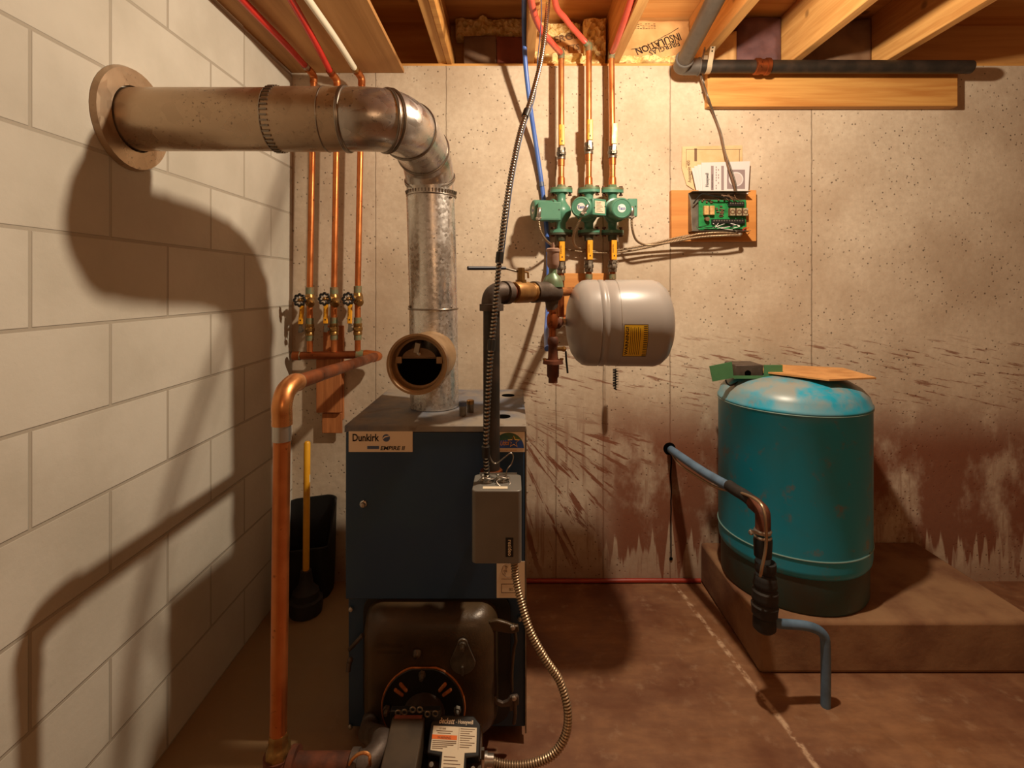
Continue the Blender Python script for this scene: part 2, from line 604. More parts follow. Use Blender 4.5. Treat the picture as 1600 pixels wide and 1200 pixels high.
M_ORANGEINK = mat('orange_ink', L('e06a1c'), 0.5)
M_REDPEX = mat('red_tubing', L('cf2a22'), 0.32, 0.0, L('b8241d'), 8)
M_WHITEPEX = mat('white_tubing', L('e4dcc6'), 0.35)
M_BLUEPEX = mat('blue_tubing', L('3f63b4'), 0.34, 0.0, L('5375bd'), 8)
M_GROOVETAN = mat('tan_groove', L('6d5a44'), 0.5, 0.6)
M_GROOVE = mat('conduit_groove', L('120d09'), 0.8, 0.0)
M_DUSTY = mat('dusty_olive_metal', L('483a29'), 0.5, 0.1, L('352a1d'), 14)
M_BIN = mat('bin_plastic', L('0e0d0c'), 0.6)
M_DARKRED = mat('dark_red_tubing', L('9a2a18'), 0.4, 0.0, L('7d2414'), 10)
M_REDPEX_LIT = mat('lamp_lit_red_tubing', L('dc5a48'), 0.34, 0.0, L('cf4a3a'), 8)  # red tubing near the bulb, paler because the lamplight is in its colour
M_CONDUIT = mat('conduit_steel', L('b5ada1'), 0.26, 1.0)
M_CONDTAN = mat('conduit_tan', L('b39a7c'), 0.38, 0.75)
M_PLY = wood('plywood_sheet', L('c08d55'), L('a06f3a'), 'y', 12.0)
M_JOIST = wood('fir_joist', L('d9a561'), L('bd8546'), 'y', 40.0)
M_SUBFLOOR = wood('subfloor_ply', L('dba663'), L('c08544'), 'x', 16.0)
M_PINE = wood('pine_board', L('d09a52'), L('b87a38'), 'x', 40.0)
M_REDWOOD = wood('reddish_board', L('c07a44'), L('97572c'), 'z', 40.0)
M_ORWOOD = wood('orange_board', L('d18f4a'), L('bb7836'), 'x', 22.0)
M_FLUFF = mat('yellow_fiberglass', L('f0d79c'), 0.95, 0.0, L('d4b26c'), 24, bump=0.9, bscale=220)
M_KRAFT = mat('kraft_paper', L('cfa46c'), 0.8, 0.0, L('bb8d58'), 9, bump=0.3, bscale=30)
M_KRAFTD = mat('dark_kraft_paper', L('85684f'), 0.85, 0.0, L('6d5340'), 9, bump=0.3, bscale=30)
M_KRAFTR = mat('red_kraft_paper', L('8c4a36'), 0.85, 0.0, L('6f3a2c'), 9, bump=0.3, bscale=30)
M_KRAFTP = mat('purple_kraft_paper', L('6e4a48'), 0.85, 0.0, L('553a3c'), 9, bump=0.3, bscale=30)
M_PCB = mat('circuit_green', L('228a48'), 0.4, 0.0, L('175f33'), 60, 0.3, 0.8)
M_TEAL = NT('teal_paint')
_t = M_TEAL
_c = _t.mix(_t.step(_t.noise(5, 5, 0.6), 0.4, 0.7), L('1c96b4'), L('2f8ea4'))
_x, _y, _z = _t.xyz()
_k = _t.m('MULTIPLY', _t.step(_t.noise(14, 5, 0.65), 0.56, 0.70), 0.65)
_c = _t.mix(_k, _c, L('7b7263'))
_d = _t.m('MULTIPLY', _t.step(_z, 0.80, 0.93), _t.step(_t.noise(9, 5), 0.38, 0.58))
_c = _t.mix(_t.m('MULTIPLY', _d, 0.75), _c, L('9c8c76'))
M_TEAL = _t.out(_c, 0.36, 0.0)
M_CURB = mat('stained_curb', L('8d6a4a'), 0.88, 0.0, L('6a442c'), 5, bump=0.3, bscale=40)
M_CARD = mat('cardboard', L('c79258'), 0.8, 0.0, L('b07c46'), 16)
M_YELWOOD = mat('yellow_paint', L('e0a41c'), 0.38, 0.0, L('c98a18'), 10)
M_PAPEROLD = mat('yellowed_paper', L('cdb288'), 0.75, 0.0, L('bf9f70'), 12)
M_PAPER = mat('white_paper', L('cbc4c2'), 0.7)
M_PAPERINK = mat('grey_print', L('8a7878'), 0.7)
M_BROWNINK = mat('brown_print', L('6b4d34'), 0.7)
M_PURPLE = mat('grey_tubing', L('4c5a78'), 0.4)
M_HOSE = mat('blue_grey_pipe', L('5f7a94'), 0.5, 0.0, L('4d6377'), 14)
M_PIPEGREY = mat('grey_drain_pipe', L('5d5650'), 0.42, 0.2, L('4b443e'), 14)
M_SWITCHGREEN = mat('sage_green_paint', L('4a7a50'), 0.45, 0.0, L('3f6c46'), 10)
M_STRAP = mat('perforated_strap', L('cdb89a'), 0.4, 0.5)
M_TANVENT = mat('tan_vent', L('a98a78'), 0.45, 0.1, L('947464'), 30)
M_SAGE = mat('sage_enamel', L('5c7a5c'), 0.4, 0.2, L('6d6a50'), 20)
M_PORC = mat('porcelain', L('e6e2d8'), 0.25)
M_STEEL_DK = mat('inside_brown', L('86694a'), 0.5, 0.3, L('6d5238'), 20)
M_TANRING = mat('tan_regulator', L('a98a66'), 0.42, 0.45, L('94744f'), 14)

# ------------------------------------------------------------------ the setting
WY = 2.22            # face of the back wall
WX = -0.953          # face of the left wall
WT = 2.235           # top of the poured wall
JB, JT = 2.25, 2.49  # joist bottom and top
struct('floor', B().box((-1.25, -2.6, -0.1), (3.2, 2.42, 0)), M_FLOOR)
struct('wall_back', B().box((-1.25, WY, 0), (3.2, WY + 0.2, WT)), M_WALL)
struct('wall_left', B().box((-1.25, -2.6, 0), (WX, WY, 2.20)), M_BLOCK)
struct('ceiling', B().box((-1.25, -2.6, JT), (3.2, 2.42, JT + 0.02)), M_SUBFLOOR)
struct('trim_1', B().box((-1.25, WY + 0.012, WT), (3.2, WY + 0.16, JB)), M_PINE)       # sill plate
struct('trim_2', B().box((-1.25, WY + 0.162, JB), (3.2, WY + 0.2, JT)), M_SUBFLOOR)       # rim board
curb = struct('trim_3', B().box((0.817, 1.69, 0), (1.75, WY, 0.172)), M_CURB, bevel=0.012)

def joist(x0, x1, label, m=None, y0=-2.5, z0=JB, z1=JT):
    o = obj('ceiling_joist', B().box((x0, y0, z0), (x1, WY + 0.16, z1)), m or M_JOIST, bevel=0.003)
    return tag(o, label, 'joist', 'floor joists overhead')
joist(-0.322, -0.284, 'knotty fir joist overhead between the plywood sheet and the grey kraft batt')
joist(0.058, 0.096, 'fir joist overhead just behind the blue tube and black ribbed cable')
joist(0.425, 0.466, 'fir joist overhead with the third red tube running along its side')
joist(0.80, 0.842, 'fir joist overhead with a perforated strap over the grey drain pipe')
joist(1.206, 1.244, 'fir joist overhead beyond the pine block and drain pipe')
joist(1.61, 1.648, 'fir joist overhead at the far end of the cellar wall')
joist(-0.72, -0.682, 'fir joist overhead hidden above the plywood sheet')
b = B().box((-0.284, -2.5, JB - 0.004), (-0.262, WY + 0.15, JB + 0.085))
tag(obj('nailing_strip', b, M_PINE, bevel=0.002), 'light nailing strip fixed along the knotty joist beside the grey kraft batt', 'strip')
b = B().box((WX + 0.002, -2.4, 2.203), (-0.467, WY - 0.002, 2.221))
tag(obj('plywood_sheet', b, M_PLY, bevel=0.001), 'brown plywood sheet screwed under the joists above the galvanized flue', 'plywood')
b = B().box((0.833, WY - 0.04, 2.045), (1.9, WY - 0.001, 2.197))
tag(obj('wood_block', b, M_PINE, bevel=0.004), 'yellow pine block on the concrete wall below the grey drain pipe', 'block')

# bare bulb hanging on a cord just above the picture
lamp = thing('bulb_lamp', (LAMP.x, LAMP.y, LAMP.z + 0.04), 'bare bulb hanging on a short cord from the subfloor in front of the relay box', 'lamp')
obj('cord', B().cyl(LAMP + V((0, 0, 0.09)), (LAMP.x, LAMP.y, JT - 0.0005), 0.003, seg=8), M_WHITE, lamp)
obj('socket', B().lathe([(0.045, 0.0), (0.045, 0.013), (0.075, 0.014), (0.09, 0.006), (0.092, 0)], LAMP, (0, 0, 1), 16), M_PORC, lamp)
tb = NT('clear_glass')
tr_ = tb.n('ShaderNodeBsdfTransparent'); gl_ = tb.n('ShaderNodeBsdfGlossy'); mx_ = tb.n('ShaderNodeMixShader')
gl_.inputs['Roughness'].default_value = 0.05
mx_.inputs[0].default_value = 0.06
tb.t.links.new(tr_.outputs[0], mx_.inputs[1]); tb.t.links.new(gl_.outputs[0], mx_.inputs[2])
tb.t.links.new(mx_.outputs[0], tb.t.nodes['Material Output'].inputs[0])
obj('glass', B().lathe([(-0.034, 0.0), (-0.033, 0.012), (-0.024, 0.026), (-0.006, 0.034), (0.012, 0.031), (0.030, 0.018), (0.045, 0.0125)], LAMP, (0, 0, 1), 24, caps=False), tb.mat, lamp)
bulb_light.parent = lamp
bulb_light.location = (0, 0, -0.04)

# insulation stuffed between the joists against the rim board
def batt(name, x0, x1, z0, z1, y, amp, m, label, cat, sc=9.0, lean=0.0, seed=0.0, nx=34, nz=22, group=None, fluff=0.0):
    if fluff: nx, nz = 90, 50
    b = B()
    fr, bk = [], []
    for j in range(nz + 1):
        for i in range(nx + 1):
            u, v = i / nx, j / nz
            x, z = x0 + (x1 - x0) * u, z0 + (z1 - z0) * v
            n = noise.noise(V((x * sc + seed, z * sc, seed))) + 0.5 * noise.noise(V((x * sc * 2.7, z * sc * 2.7 + seed, 1.3)))
            if fluff: n = 0.7 * n + fluff * noise.noise(V((x * sc * 3.6 + seed, z * sc * 4.2, 4.3))) + 0.35 * noise.noise(V((x * sc * 7, z * sc * 9 + seed, 7.3)))
            e = min(1.0, 6 * min(u, 1 - u, v + 0.1, 1 - v)) ** 0.6
            dz = 0.35 * amp * noise.noise(V((x * sc * 1.4, 5.0 + seed, 2.0))) * v
            fr.append(V((x, y - amp * (0.4 + 0.9 * n) * e + lean * v, max(z0, z + dz))))
            bk.append(V((x, min(y + 0.05 + max(0.0, lean), WY + 0.16), z)))
    n1 = nx + 1
    off = len(fr)
    fs = []
    for j in range(nz):
        for i in range(nx):
            a = j * n1 + i
            fs.append((a, a + 1, a + n1 + 1, a + n1))
            fs.append((off + a, off + a + n1, off + a + n1 + 1, off + a + 1))
    bd = [i for i in range(nx)] + [j * n1 + nx for j in range(nz)] + [nz * n1 + i for i in range(nx, 0, -1)] + [j * n1 for j in range(nz, 0, -1)]
    for k in range(len(bd)):
        p, q = bd[k], bd[(k + 1) % len(bd)]
        fs.append((p, off + p, off + q, q))
    b.add(fr + bk, fs)
    o = obj(name, b, m, angle=80)
    def surf(x, z):
        u, v = (x - x0) / (x1 - x0), (z - z0) / (z1 - z0)
        u, v = min(1, max(0, u)), min(1, max(0, v))
        i, j = min(nx - 1, int(u * nx)), min(nz - 1, int(v * nz))
        return min(fr[j * (nx + 1) + i].y, fr[j * (nx + 1) + i + 1].y, fr[(j + 1) * (nx + 1) + i].y, fr[(j + 1) * (nx + 1) + i + 1].y)
    SURF[o.name] = surf
    return tag(o, label, cat, group)
SURF = {}
def drape(b, o, k=0.0012):
    f = SURF[o.name]
    for v in b.bm.verts:
        v.co.y = f(v.co.x, v.co.z) - k
    return b
yb = WY + 0.09
batt('insulation_batt', -0.215, -0.07, JB + 0.001, 2.395, yb - 0.03, 0.022, M_KRAFTD, 'grey brown paper faced batt standing on the sill beside the nailing strip', 'insulation', 5, seed=2)
batt('insulation_batt', -0.068, 0.055, JB + 0.001, 2.39, yb - 0.03, 0.018, M_KRAFTR, 'reddish paper faced batt standing on the sill beside the blue tube', 'insulation', 5, seed=5)
batt('insulation_wad', -0.255, 0.05, 2.40, 2.485, yb + 0.0, 0.035, M_FLUFF, 'torn wad of dirty yellow fiberglass stuffed above the grey and red paper batts', 'insulation', 14, seed=9, fluff=0.9)
batt('insulation_wad', 0.10, 0.415, JB + 0.001, 2.315, yb - 0.035, 0.038, M_FLUFF, 'bright yellow fiberglass bulging over the sill behind two red tubes', 'insulation', 11, seed=3, fluff=0.8)
o = batt('insulation_batt', 0.10, 0.36, 2.30, 2.40, yb - 0.012, 0.014, M_KRAFT, 'small kraft paper flap printed with cut off lettering behind two red tubes', 'insulation', 6, seed=12)
bt = B().text('FIBERGLAS', (0.128, 0, 2.352), (1, 0, 0.22), (-0.1, 0, 1), 0.048, align='LEFT', bold=0.01)
bt.text('BATTS', (0.20, 0, 2.322), (1, 0, 0.16), (-0.1, 0, 1), 0.036, align='LEFT')
bt.tube([(0.15, 0, 2.385), (0.24, 0, 2.40), (0.30, 0, 2.41)], 0.0012, 4, smooth=4)
obj('printed_lettering', drape(bt, o), M_BROWNINK, o)
batt('insulation_wad', 0.318, 0.414, 2.30, 2.46, yb - 0.05, 0.04, M_FLUFF, 'upright yellow fiberglass tuft beside the joist with the third red tube', 'insulation', 15, seed=21, fluff=0.9)
batt('insulation_wad', 0.10, 0.31, 2.40, 2.47, yb + 0.01, 0.03, M_FLUFF, 'grubby yellow fiberglass strip under the subfloor above the printed flap', 'insulation', 13, seed=31, fluff=0.9)
o = batt('insulation_batt', 0.465, 0.797, JB + 0.03, 2.478, yb - 0.02, 0.024, M_KRAFT, 'crumpled tan kraft paper batt printed INSULATION beside the grey drain pipe', 'insulation', 8, seed=41, lean=0.02)
bt = B().text('INSULATION', (0.748, 0, 2.412), (-1, 0, -0.36), (0.36, 0, -1), 0.050, sx=0.74, bold=0.01)
bt.text('FIBERGLAS', (0.742, 0, 2.372), (-1, 0, -0.36), (0.36, 0, -1), 0.034, sx=0.9, bold=0.01)
for k in range(4):
    zz = 2.440 + k * 0.008
    for i in range(13):
        if random.random() < 0.85:
            bt.cbox((0.495 + i * 0.012, 0, zz - i * 0.0006), (0.009, 0.0006, 0.0022))
bt.tube([(0.53, 0, 2.335), (0.60, 0, 2.352), (0.66, 0, 2.385), (0.70, 0, 2.405), (0.745, 0, 2.435)], 0.0014, 5, smooth=6)
obj('printed_lettering', drape(bt, o), M_INK, o)
batt('insulation_wad', 0.465, 0.797, JB + 0.001, 2.278, yb - 0.085, 0.024, M_FLUFF, 'yellow fiberglass lumps on the sill under the INSULATION paper', 'insulation', 16, seed=51, fluff=0.9)
batt('insulation_batt', 0.845, 1.0, JB + 0.001, 2.42, yb - 0.03, 0.04, M_KRAFT, 'loose tan paper curling behind the drain pipe strap', 'insulation', 7, seed=61)
batt('insulation_batt', 1.0, 1.203, JB + 0.001, 2.48, yb - 0.02, 0.04, M_KRAFTP, 'dark purple brown paper batt above the pine block', 'insulation', 6, seed=71)
batt('insulation_batt', 1.246, 1.607, JB + 0.001, 2.47, yb - 0.02, 0.03, M_KRAFTD, 'brown paper batt in the bay beyond the pine block', 'insulation', 6, seed=81)

# ------------------------------------------------------------------ flue pipe with barometric damper
BT = 0.891                                   # boiler top
R = 0.0775
fl = thing('flue_pipe', (-0.256, 1.65, BT), 'galvanized flue pipe rising from the boiler and bending across to the block wall', 'flue pipe')
VX, VY = -0.256, 1.655
b = B().tube([(VX + 0.006, VY, BT + 0.002), (VX + 0.002, VY, 1.25), (VX - 0.006, VY - 0.004, 1.565)], R, 40, caps=False)
obj('vertical_pipe', b, M_FLUE, fl)
b = B()
for z, r in ((1.207, 0.003), (1.568, 0.003)):
    b.ring((VX + 0.002 - (z - 1.2) * 0.016, VY, z), (0, 0, 1), R + 0.0005, r, 40)
for k in range(46):
    a = 2 * PI * k / 46
    b.cbox((VX - 0.005 + math.cos(a) * (R + 0.001), VY + math.sin(a) * (R + 0.001), 1.578), (0.006, 0.0035, 0.012), rot=(0, 0.3, a))
for a in (-2.6, -0.6):
    b.ball((VX + math.cos(a) * R, VY + math.sin(a) * R, 1.56), 0.005, 8)
    b.ball((VX + math.cos(a) * R, VY + math.sin(a) * R, 1.215), 0.005, 8)
pieces('pipe_seam', b, M_BEAD, fl)
b = B().tube([(VX - 0.006, VY - 0.004, 1.56), (VX - 0.0075, VY - 0.007, 1.625)], R - 0.002, 40, caps=False)
obj('crimped_collar', b, M_ELBOW, fl)
ep = [V(p) for p in ((-0.415, 1.28, 1.696), (-0.352, 1.282, 1.696), (-0.305, 1.315, 1.700), (-0.283, 1.395, 1.703), (-0.274, 1.50, 1.700), (-0.267, 1.60, 1.675), (-0.2635, 1.648, 1.622))]
es = catmull(ep, 8)
b = B().tube(es, R, 40, caps=False)
obj('elbow', b, M_ELBOW, fl)
b = B()
fr = frames(es)
for i in (0, 1, 13, 14, 24, 36, 47, 48):
    b.ring(es[i], fr[i][0], R + 0.001, 0.0035, 44)
pieces('elbow_seam', b, M_BEAD, fl)
b = B().tube([(-0.41, 1.28, 1.696), (WX + 0.002, 1.28, 1.696)], R - 0.001, 40, caps=False)
b.tube([(-0.41, 1.28, 1.696), (-0.595, 1.28, 1.696)], R + 0.001, 40, caps=False)
obj('horizontal_pipe', b, M_FLUEH, fl)
b = B()
b.ring((-0.595, 1.28, 1.696), (1, 0, 0), R + 0.001, 0.002, 44)
b.ring((-0.462, 1.28, 1.696), (1, 0, 0), R + 0.001, 0.0018, 44)
for k in range(40):
    a = 2 * PI * k / 40
    b.cbox((-0.585, 1.28 + math.cos(a) * (R + 0.0012), 1.696 + math.sin(a) * (R + 0.0012)), (0.018, 0.006, 0.004), rot=(a, 0, 0))
pieces('crimp_seam', b, M_BEAD, fl)
b = B().lathe([(0, R + 0.001), (0, R + 0.05), (0.012, R + 0.045), (0.014, R + 0.003)], (WX + 0.001, 1.28, 1.696), (1, 0, 0), 40, caps=False)
obj('wall_collar', b, M_FLUEH, fl)
# regulator barrel
c0, c1 = V((-0.2605, 1.405, 1.066)), V((-0.252, 1.60, 1.062))
ax = (c0 - c1).normalized()
dr = obj('draft_regulator', B().lathe([(0, 0.078), (0.19, 0.080), (0.196, 0.084), (0.200, 0.084), (0.200, 0.078), (0.194, 0.072), (0.165, 0.070), (0.165, 0.064), (0.02, 0.064), (0.018, 0.0)], c1, ax, 48, caps=False), [M_TANRING], fl)
pc = c0 + ax * -0.030
pu = UZ.cross(-ax).normalized()
if pu.x < 0: pu = -pu
pv = V((0, 0, 1))
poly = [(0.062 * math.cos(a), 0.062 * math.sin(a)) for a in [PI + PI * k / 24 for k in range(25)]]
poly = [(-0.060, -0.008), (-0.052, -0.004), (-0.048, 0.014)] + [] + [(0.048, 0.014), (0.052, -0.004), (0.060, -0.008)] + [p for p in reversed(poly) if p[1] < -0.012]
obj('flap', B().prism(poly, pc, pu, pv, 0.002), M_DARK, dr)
poly = [(-0.048, 0.016), (0.048, 0.016)] + [(0.05 * math.cos(a) * 0.96, 0.012 + 0.03 * math.sin(a)) for a in [0.1 + (PI - 0.2) * k / 12 for k in range(13)]]
obj('hinge_plate', B().prism(poly, pc + ax * 0.003, pu, pv, 0.002).cbox(pc + ax * 0.004 + pv * 0.014, (0.094, 0.004, 0.003)), M_STEEL_DK, dr)
b = B().cbox(pc + ax * 0.012 + pv * 0.043 - pu * 0.004, (0.014, 0.006, 0.030), rot=(0.3, 0.25, 0))
b.cyl(pc + ax * 0.004 + pv * 0.028, pc + ax * 0.022 + pv * 0.028, 0.003, seg=10)
b.ball(pc + ax * 0.016 + pv * 0.026 + pu * 0.004, 0.005, 8)
obj('counterweight', b, M_STEEL, dr)
b = B()
for s_ in (-1, 1):
    b.cbox(pc + pu * (0.057 * s_) + pv * 0.008 + ax * 0.004, (0.016, 0.006, 0.018))
pieces('pivot_bracket', b, M_TANRING, dr)

# ------------------------------------------------------------------ boiler
X0, X1, YF, YB = -0.468, 0.041, 1.43, 1.93
bo = thing('boiler', ((X0 + X1) / 2, 1.68, 0), 'navy blue oil boiler with cast burner door standing on the stained floor', 'boiler')
b = B().box((X0 + 0.004, YF + 0.022, 0.03), (X1 - 0.004, YB, BT - 0.019))
b.box((X0 + 0.03, YF + 0.06, 0.0), (X1 - 0.03, YB - 0.03, 0.03))
obj('jacket', b, M_NAVY, bo, bevel=0.003)
obj('top_panel', B().box((X0, YF - 0.002, BT - 0.019), (X1, YB, BT)), [M_NAVYTOP], bo, bevel=0.003)
obj('front_panel', B().box((X0 + 0.003, YF, 0.405), (X1 - 0.006, YF + 0.0215, BT - 0.0195)), M_NAVY, bo, bevel=0.003)
b = B().box((X1 - 0.0045, YF + 0.001, 0.03), (X1 - 0.0005, YF + 0.03, BT - 0.02))
obj('edge_trim', b, M_DULLSTEEL, bo)
b = B()
for z in (0.82, 0.70, 0.905 - 0.06):
    b.ball((X1 + 0.001, YF + 0.012, z), 0.004, 8)
for p in ((-0.455, 1.447, 0.367), (-0.457, 1.447, 0.034), (0.022, 1.447, 0.34)):
    b.lathe([(0, 0.007), (0.004, 0.006), (0.006, 0.0)], p, (0, -1, 0), 10)
pieces('jacket_screw', b, M_STEEL, bo)
b = B().lathe([(0, 0.010), (0.004, 0.010), (0.006, 0.007), (0.012, 0.006), (0.013, 0.0)], P(568, 787, YF), (0, -1, 0), 18)
obj('panel_screw', b, M_STEEL, bo)
b = B()
for px, py in ((794, 618), (786, 651)):
    q = P(px, py, (CAMZ - BT) * 800 / (py - 447))
    b.lathe([(0.0, 0.0), (0.0, 0.022), (0.0012, 0.0225), (0.0012, 0.0)], (q.x, q.y, BT + 0.0002), (0, 0, 1), 28)
pieces('knockout_hole', b, M_DARK, bo)
# nameplate
def plate_at(px0, py0, px1, py1, Y, t, m, name, parent, bevel=0.001):
    a, c = P(px0, py1, Y), P(px1, py0, Y)
    return obj(name, B().box((a.x, Y - t, a.z), (c.x, Y, c.z)), m, parent, bevel=bevel), a, c
np_, a, c = plate_at(545, 673, 645, 706, YF, 0.002, M_TAN, 'nameplate', bo)
yy = YF - 0.0024
b = B().text('Dunkirk', (a.x + 0.010, yy, a.z + 0.0310), UX, UZ, 0.0285, sx=0.78, bold=0.022)
obj('nameplate_lettering', b, M_INK, np_)
b = B().text('EMPIRE II', (a.x + 0.088, yy, a.z + 0.0060), UX, UZ, 0.0155, sx=1.12, shear=0.2, bold=0.022)
obj('model_lettering', b, M_INK, np_)
b = B().lathe([(0, 0.0), (0, 0.0105), (0.0004, 0.0105), (0.0004, 0)], (a.x + 0.105, YF - 0.002, a.z + 0.0395), (0, -1, 0), 28)
b.box((a.x + 0.052, YF - 0.0024, a.z + 0.0085), (a.x + 0.085, YF - 0.002, a.z + 0.017))
obj('nameplate_emblem', b, M_PURPLE, np_)
b = B().prism([(-0.009, -0.004), (-0.003, 0.001), (0.009, 0.004), (0.0095, 0.0065), (-0.004, 0.004), (-0.010, -0.001)], (a.x + 0.105, YF - 0.0025, a.z + 0.040), UX, UZ, -0.0003)
b.box((a.x + 0.012, YF - 0.0023, a.z + 0.0215), (a.x + 0.162, YF - 0.002, a.z + 0.0225))
obj('emblem_wave', b, M_TAN, np_)
# efficiency sticker with star
sp, a, c = plate_at(779, 674, 820, 706, YF, 0.001, M_TAN, 'star_sticker', bo, 0)
yy = YF - 0.0012
cx, cz, rr = a.x + 0.028, a.z + 0.011, 0.043
poly = [(max(-0.0275, rr * math.cos(t)), rr * math.sin(t)) for t in [PI * k / 30 for k in range(31)]]
poly = [(x, min(y, c.z - 0.002 - cz)) for x, y in poly]
obj('sticker_sky', B().prism(poly, (cx, yy, cz), UX, UZ, -0.0002), mat('sticker_green', L('5a6a2c'), 0.5, 0, L('2f5a4a'), 40), sp)
poly = [(-0.0275, 0.0)] + [(0.0425 * math.cos(t), 0.0425 * math.sin(t)) for t in [0.5 * k / 6 for k in range(7)]] + [(0.01, 0.024), (-0.0275, 0.02)]
obj('sticker_sea', B().prism(poly, (cx, yy - 0.0003, cz), UX, UZ, -0.0002), M_BLUEINK, sp)
b = B()
sc = V((cx + 0.014, yy - 0.0008, cz + 0.0175))
st = [sc + V((math.cos(PI / 2 + k * PI / 5), 0, math.sin(PI / 2 + k * PI / 5))) * (0.0165 if k % 2 == 0 else 0.0068) for k in range(10)]
b.tube(st, 0.0009, 6, closed=True)
b.text('Utica', (cx - 0.024, yy - 0.0008, cz + 0.007), (1, 0, 0.1), (0, 0, 1), 0.019, sx=0.62, shear=0.3, bold=0.02)
b.text('EARTH. SAVING YOUR MONEY', (cx - 0.026, YF - 0.0012, a.z + 0.003), UX, UZ, 0.0045, sx=0.8)
obj('sticker_star', b, mat('sticker_gold', L('d08a30'), 0.5), sp)
# lower stamp label
lp, a, c = plate_at(776, 877, 820, 934, YF, 0.0008, M_TAN, 'stamp_label', bo, 0)
yy = YF - 0.0012
b = B().ring((a.x + 0.033, yy, a.z + 0.077), (0, 1, 0), 0.0185, 0.0006, 32, 6)
b.text('I=B=R', (a.x + 0.026, yy, a.z + 0.062), (0.25, 0, 1), (-1, 0, 0.25), 0.014, sx=0.8)
b.text('MEA', (a.x + 0.047, yy, a.z + 0.052), (0, 0, 1), (-1, 0, 0), 0.009)
for (p, q) in (((0.013, 0.014), (0.062, 0.016)), ((0.013, 0.038), (0.062, 0.040)), ((0.013, 0.014), (0.0145, 0.04)), ((0.0605, 0.014), (0.062, 0.04)), ((0.013, 0.052), (0.062, 0.0535))):
    b.box((a.x + p[0], yy, a.z + p[1]), (a.x + q[0], yy + 0.0003, a.z + q[1]))
b.text('80', (a.x + 0.034, yy, a.z + 0.020), UX, UZ, 0.012)
obj('stamp_lettering', b, M_BROWNINK, lp)
# burner door: backing frame, bulged casting
def rrect(w, h, r, n=8):
    out = []
    for cx, cy, a0 in ((w - r, h - r, 0), (-w + r, h - r, PI / 2), (-w + r, -h + r, PI), (w - r, -h + r, 1.5 * PI)):
        out += [(cx + r * math.cos(a0 + PI / 2 * k / n), cy + r * math.sin(a0 + PI / 2 * k / n)) for k in range(n + 1)]
    return out
YD = YF + 0.0215
dc = P(672, 1050, 1.40)
b = B().prism(rrect(0.208, 0.188, 0.055), (dc.x + 0.012, YD + 0.001, dc.z + 0.006), UX, UZ, -0.010 * -1 if False else 0.010)
obj('door_frame', b, M_BLACK, bo, bevel=0.002)
rg = []
for y, w, h, r in ((YD - 0.004, 0.186, 0.176, 0.05), (1.425, 0.184, 0.174, 0.052), (1.405, 0.181, 0.170, 0.056), (1.385, 0.174, 0.163, 0.062), (1.372, 0.163, 0.152, 0.066), (1.366, 0.148, 0.136, 0.066), (1.364, 0.12, 0.11, 0.06)):
    rg.append([V((dc.x + x, y, dc.z - 0.002 + zz)) for x, zz in rrect(w, h, r, 10)])
bd = obj('burner_door', B().rings(rg), M_BLACKENAMEL, bo, angle=60)
b = B()
for px, py, s_ in ((652, 1018, 1.0),):
    q = P(px, py, 1.362)
    b.lathe([(0, 0.012), (0.012, 0.010), (0.016, 0.006), (0.017, 0)], q, (0, -0.8, -0.5), 12)
b.text('DUNKIRK', P(590, 1012, 1.3635) + V((0, -0.0006, 0)), UX, UZ, 0.014, sx=1.1)
b.text('BOILERS 2040', P(590, 1022, 1.3635) + V((0, -0.0006, 0)), UX, UZ, 0.010, sx=1.1)
obj('cast_boss', b, M_BLACKENAMEL, bd)
# inspection cover
ic = P(723, 1032, 1.36)
poly = []
for k in range(21):
    t = PI + PI * k / 20
    poly.append((0.034 * math.cos(t), 0.034 * math.sin(t)))
for k in range(9):
    t = PI * k / 8
    poly.append((0.014 * math.cos(t), 0.046 + 0.014 * math.sin(t)))
obj('inspection_cover', B().prism(poly, (ic.x, 1.361, ic.z), UX, UZ, 0.006), M_DULLSTEEL, bd, bevel=0.001)
b = B().lathe([(0, 0.010), (0.006, 0.010), (0.006, 0.0065), (0.016, 0.006), (0.017, 0)], (ic.x, 1.355, ic.z + 0.044), (0, -1, -0.1), 16)
b.cbox((ic.x, 1.352, ic.z - 0.022), (0.005, 0.006, 0.022))
obj('cover_bolt', b, M_DULLSTEEL, bd)
# hinges and latch arms
def arm(pts, r, name, m, par):
    obj(name, B().tube([P(*p) for p in pts], r, 10, smooth=5), m, par)
obj('door_lug', B().prism([(0, 0), (0.022, 0.004), (0.050, -0.004), (0.068, -0.012), (0.080, -0.012), (0.082, -0.028), (0.062, -0.034), (0.034, -0.030), (0.0, -0.024)], P(771, 967, 1.40) + V((-0.012, 0, 0)), UX, UZ, 0.012), M_BLACKENAMEL, bo, bevel=0.003)
obj('door_lug', B().prism([(0, 0), (0.005, -0.012), (0.018, -0.018), (0.032, -0.012), (0.038, -0.002), (0.058, 0.002), (0.062, -0.004), (0.062, -0.024), (0.048, -0.026), (0.046, -0.040), (0.038, -0.040), (0.037, -0.028), (0.014, -0.030), (-0.004, -0.020), (-0.008, -0.004)], P(775, 1084, 1.40), UX, UZ, 0.010), M_IRON, bo, bevel=0.002)
b = B().tube([P(802, 975, 1.405), P(806, 1000, 1.405), P(803, 1015, 1.41), P(800, 1050, 1.41), P(800, 1080, 1.41)], 0.0045, 8, smooth=5)
b.tube([P(804, 1092, 1.39), P(805, 1115, 1.39), P(803, 1130, 1.395)], 0.005, 8)
pieces('hinge_pin', b, M_BLACKENAMEL, bo)
b = B()
for px, py in ((801, 980), (803, 1090)):
    b.lathe([(0, 0.0075), (0.003, 0.0075), (0.006, 0.005), (0.007, 0)], P(px, py, 1.387), (0, -1, 0), 14)
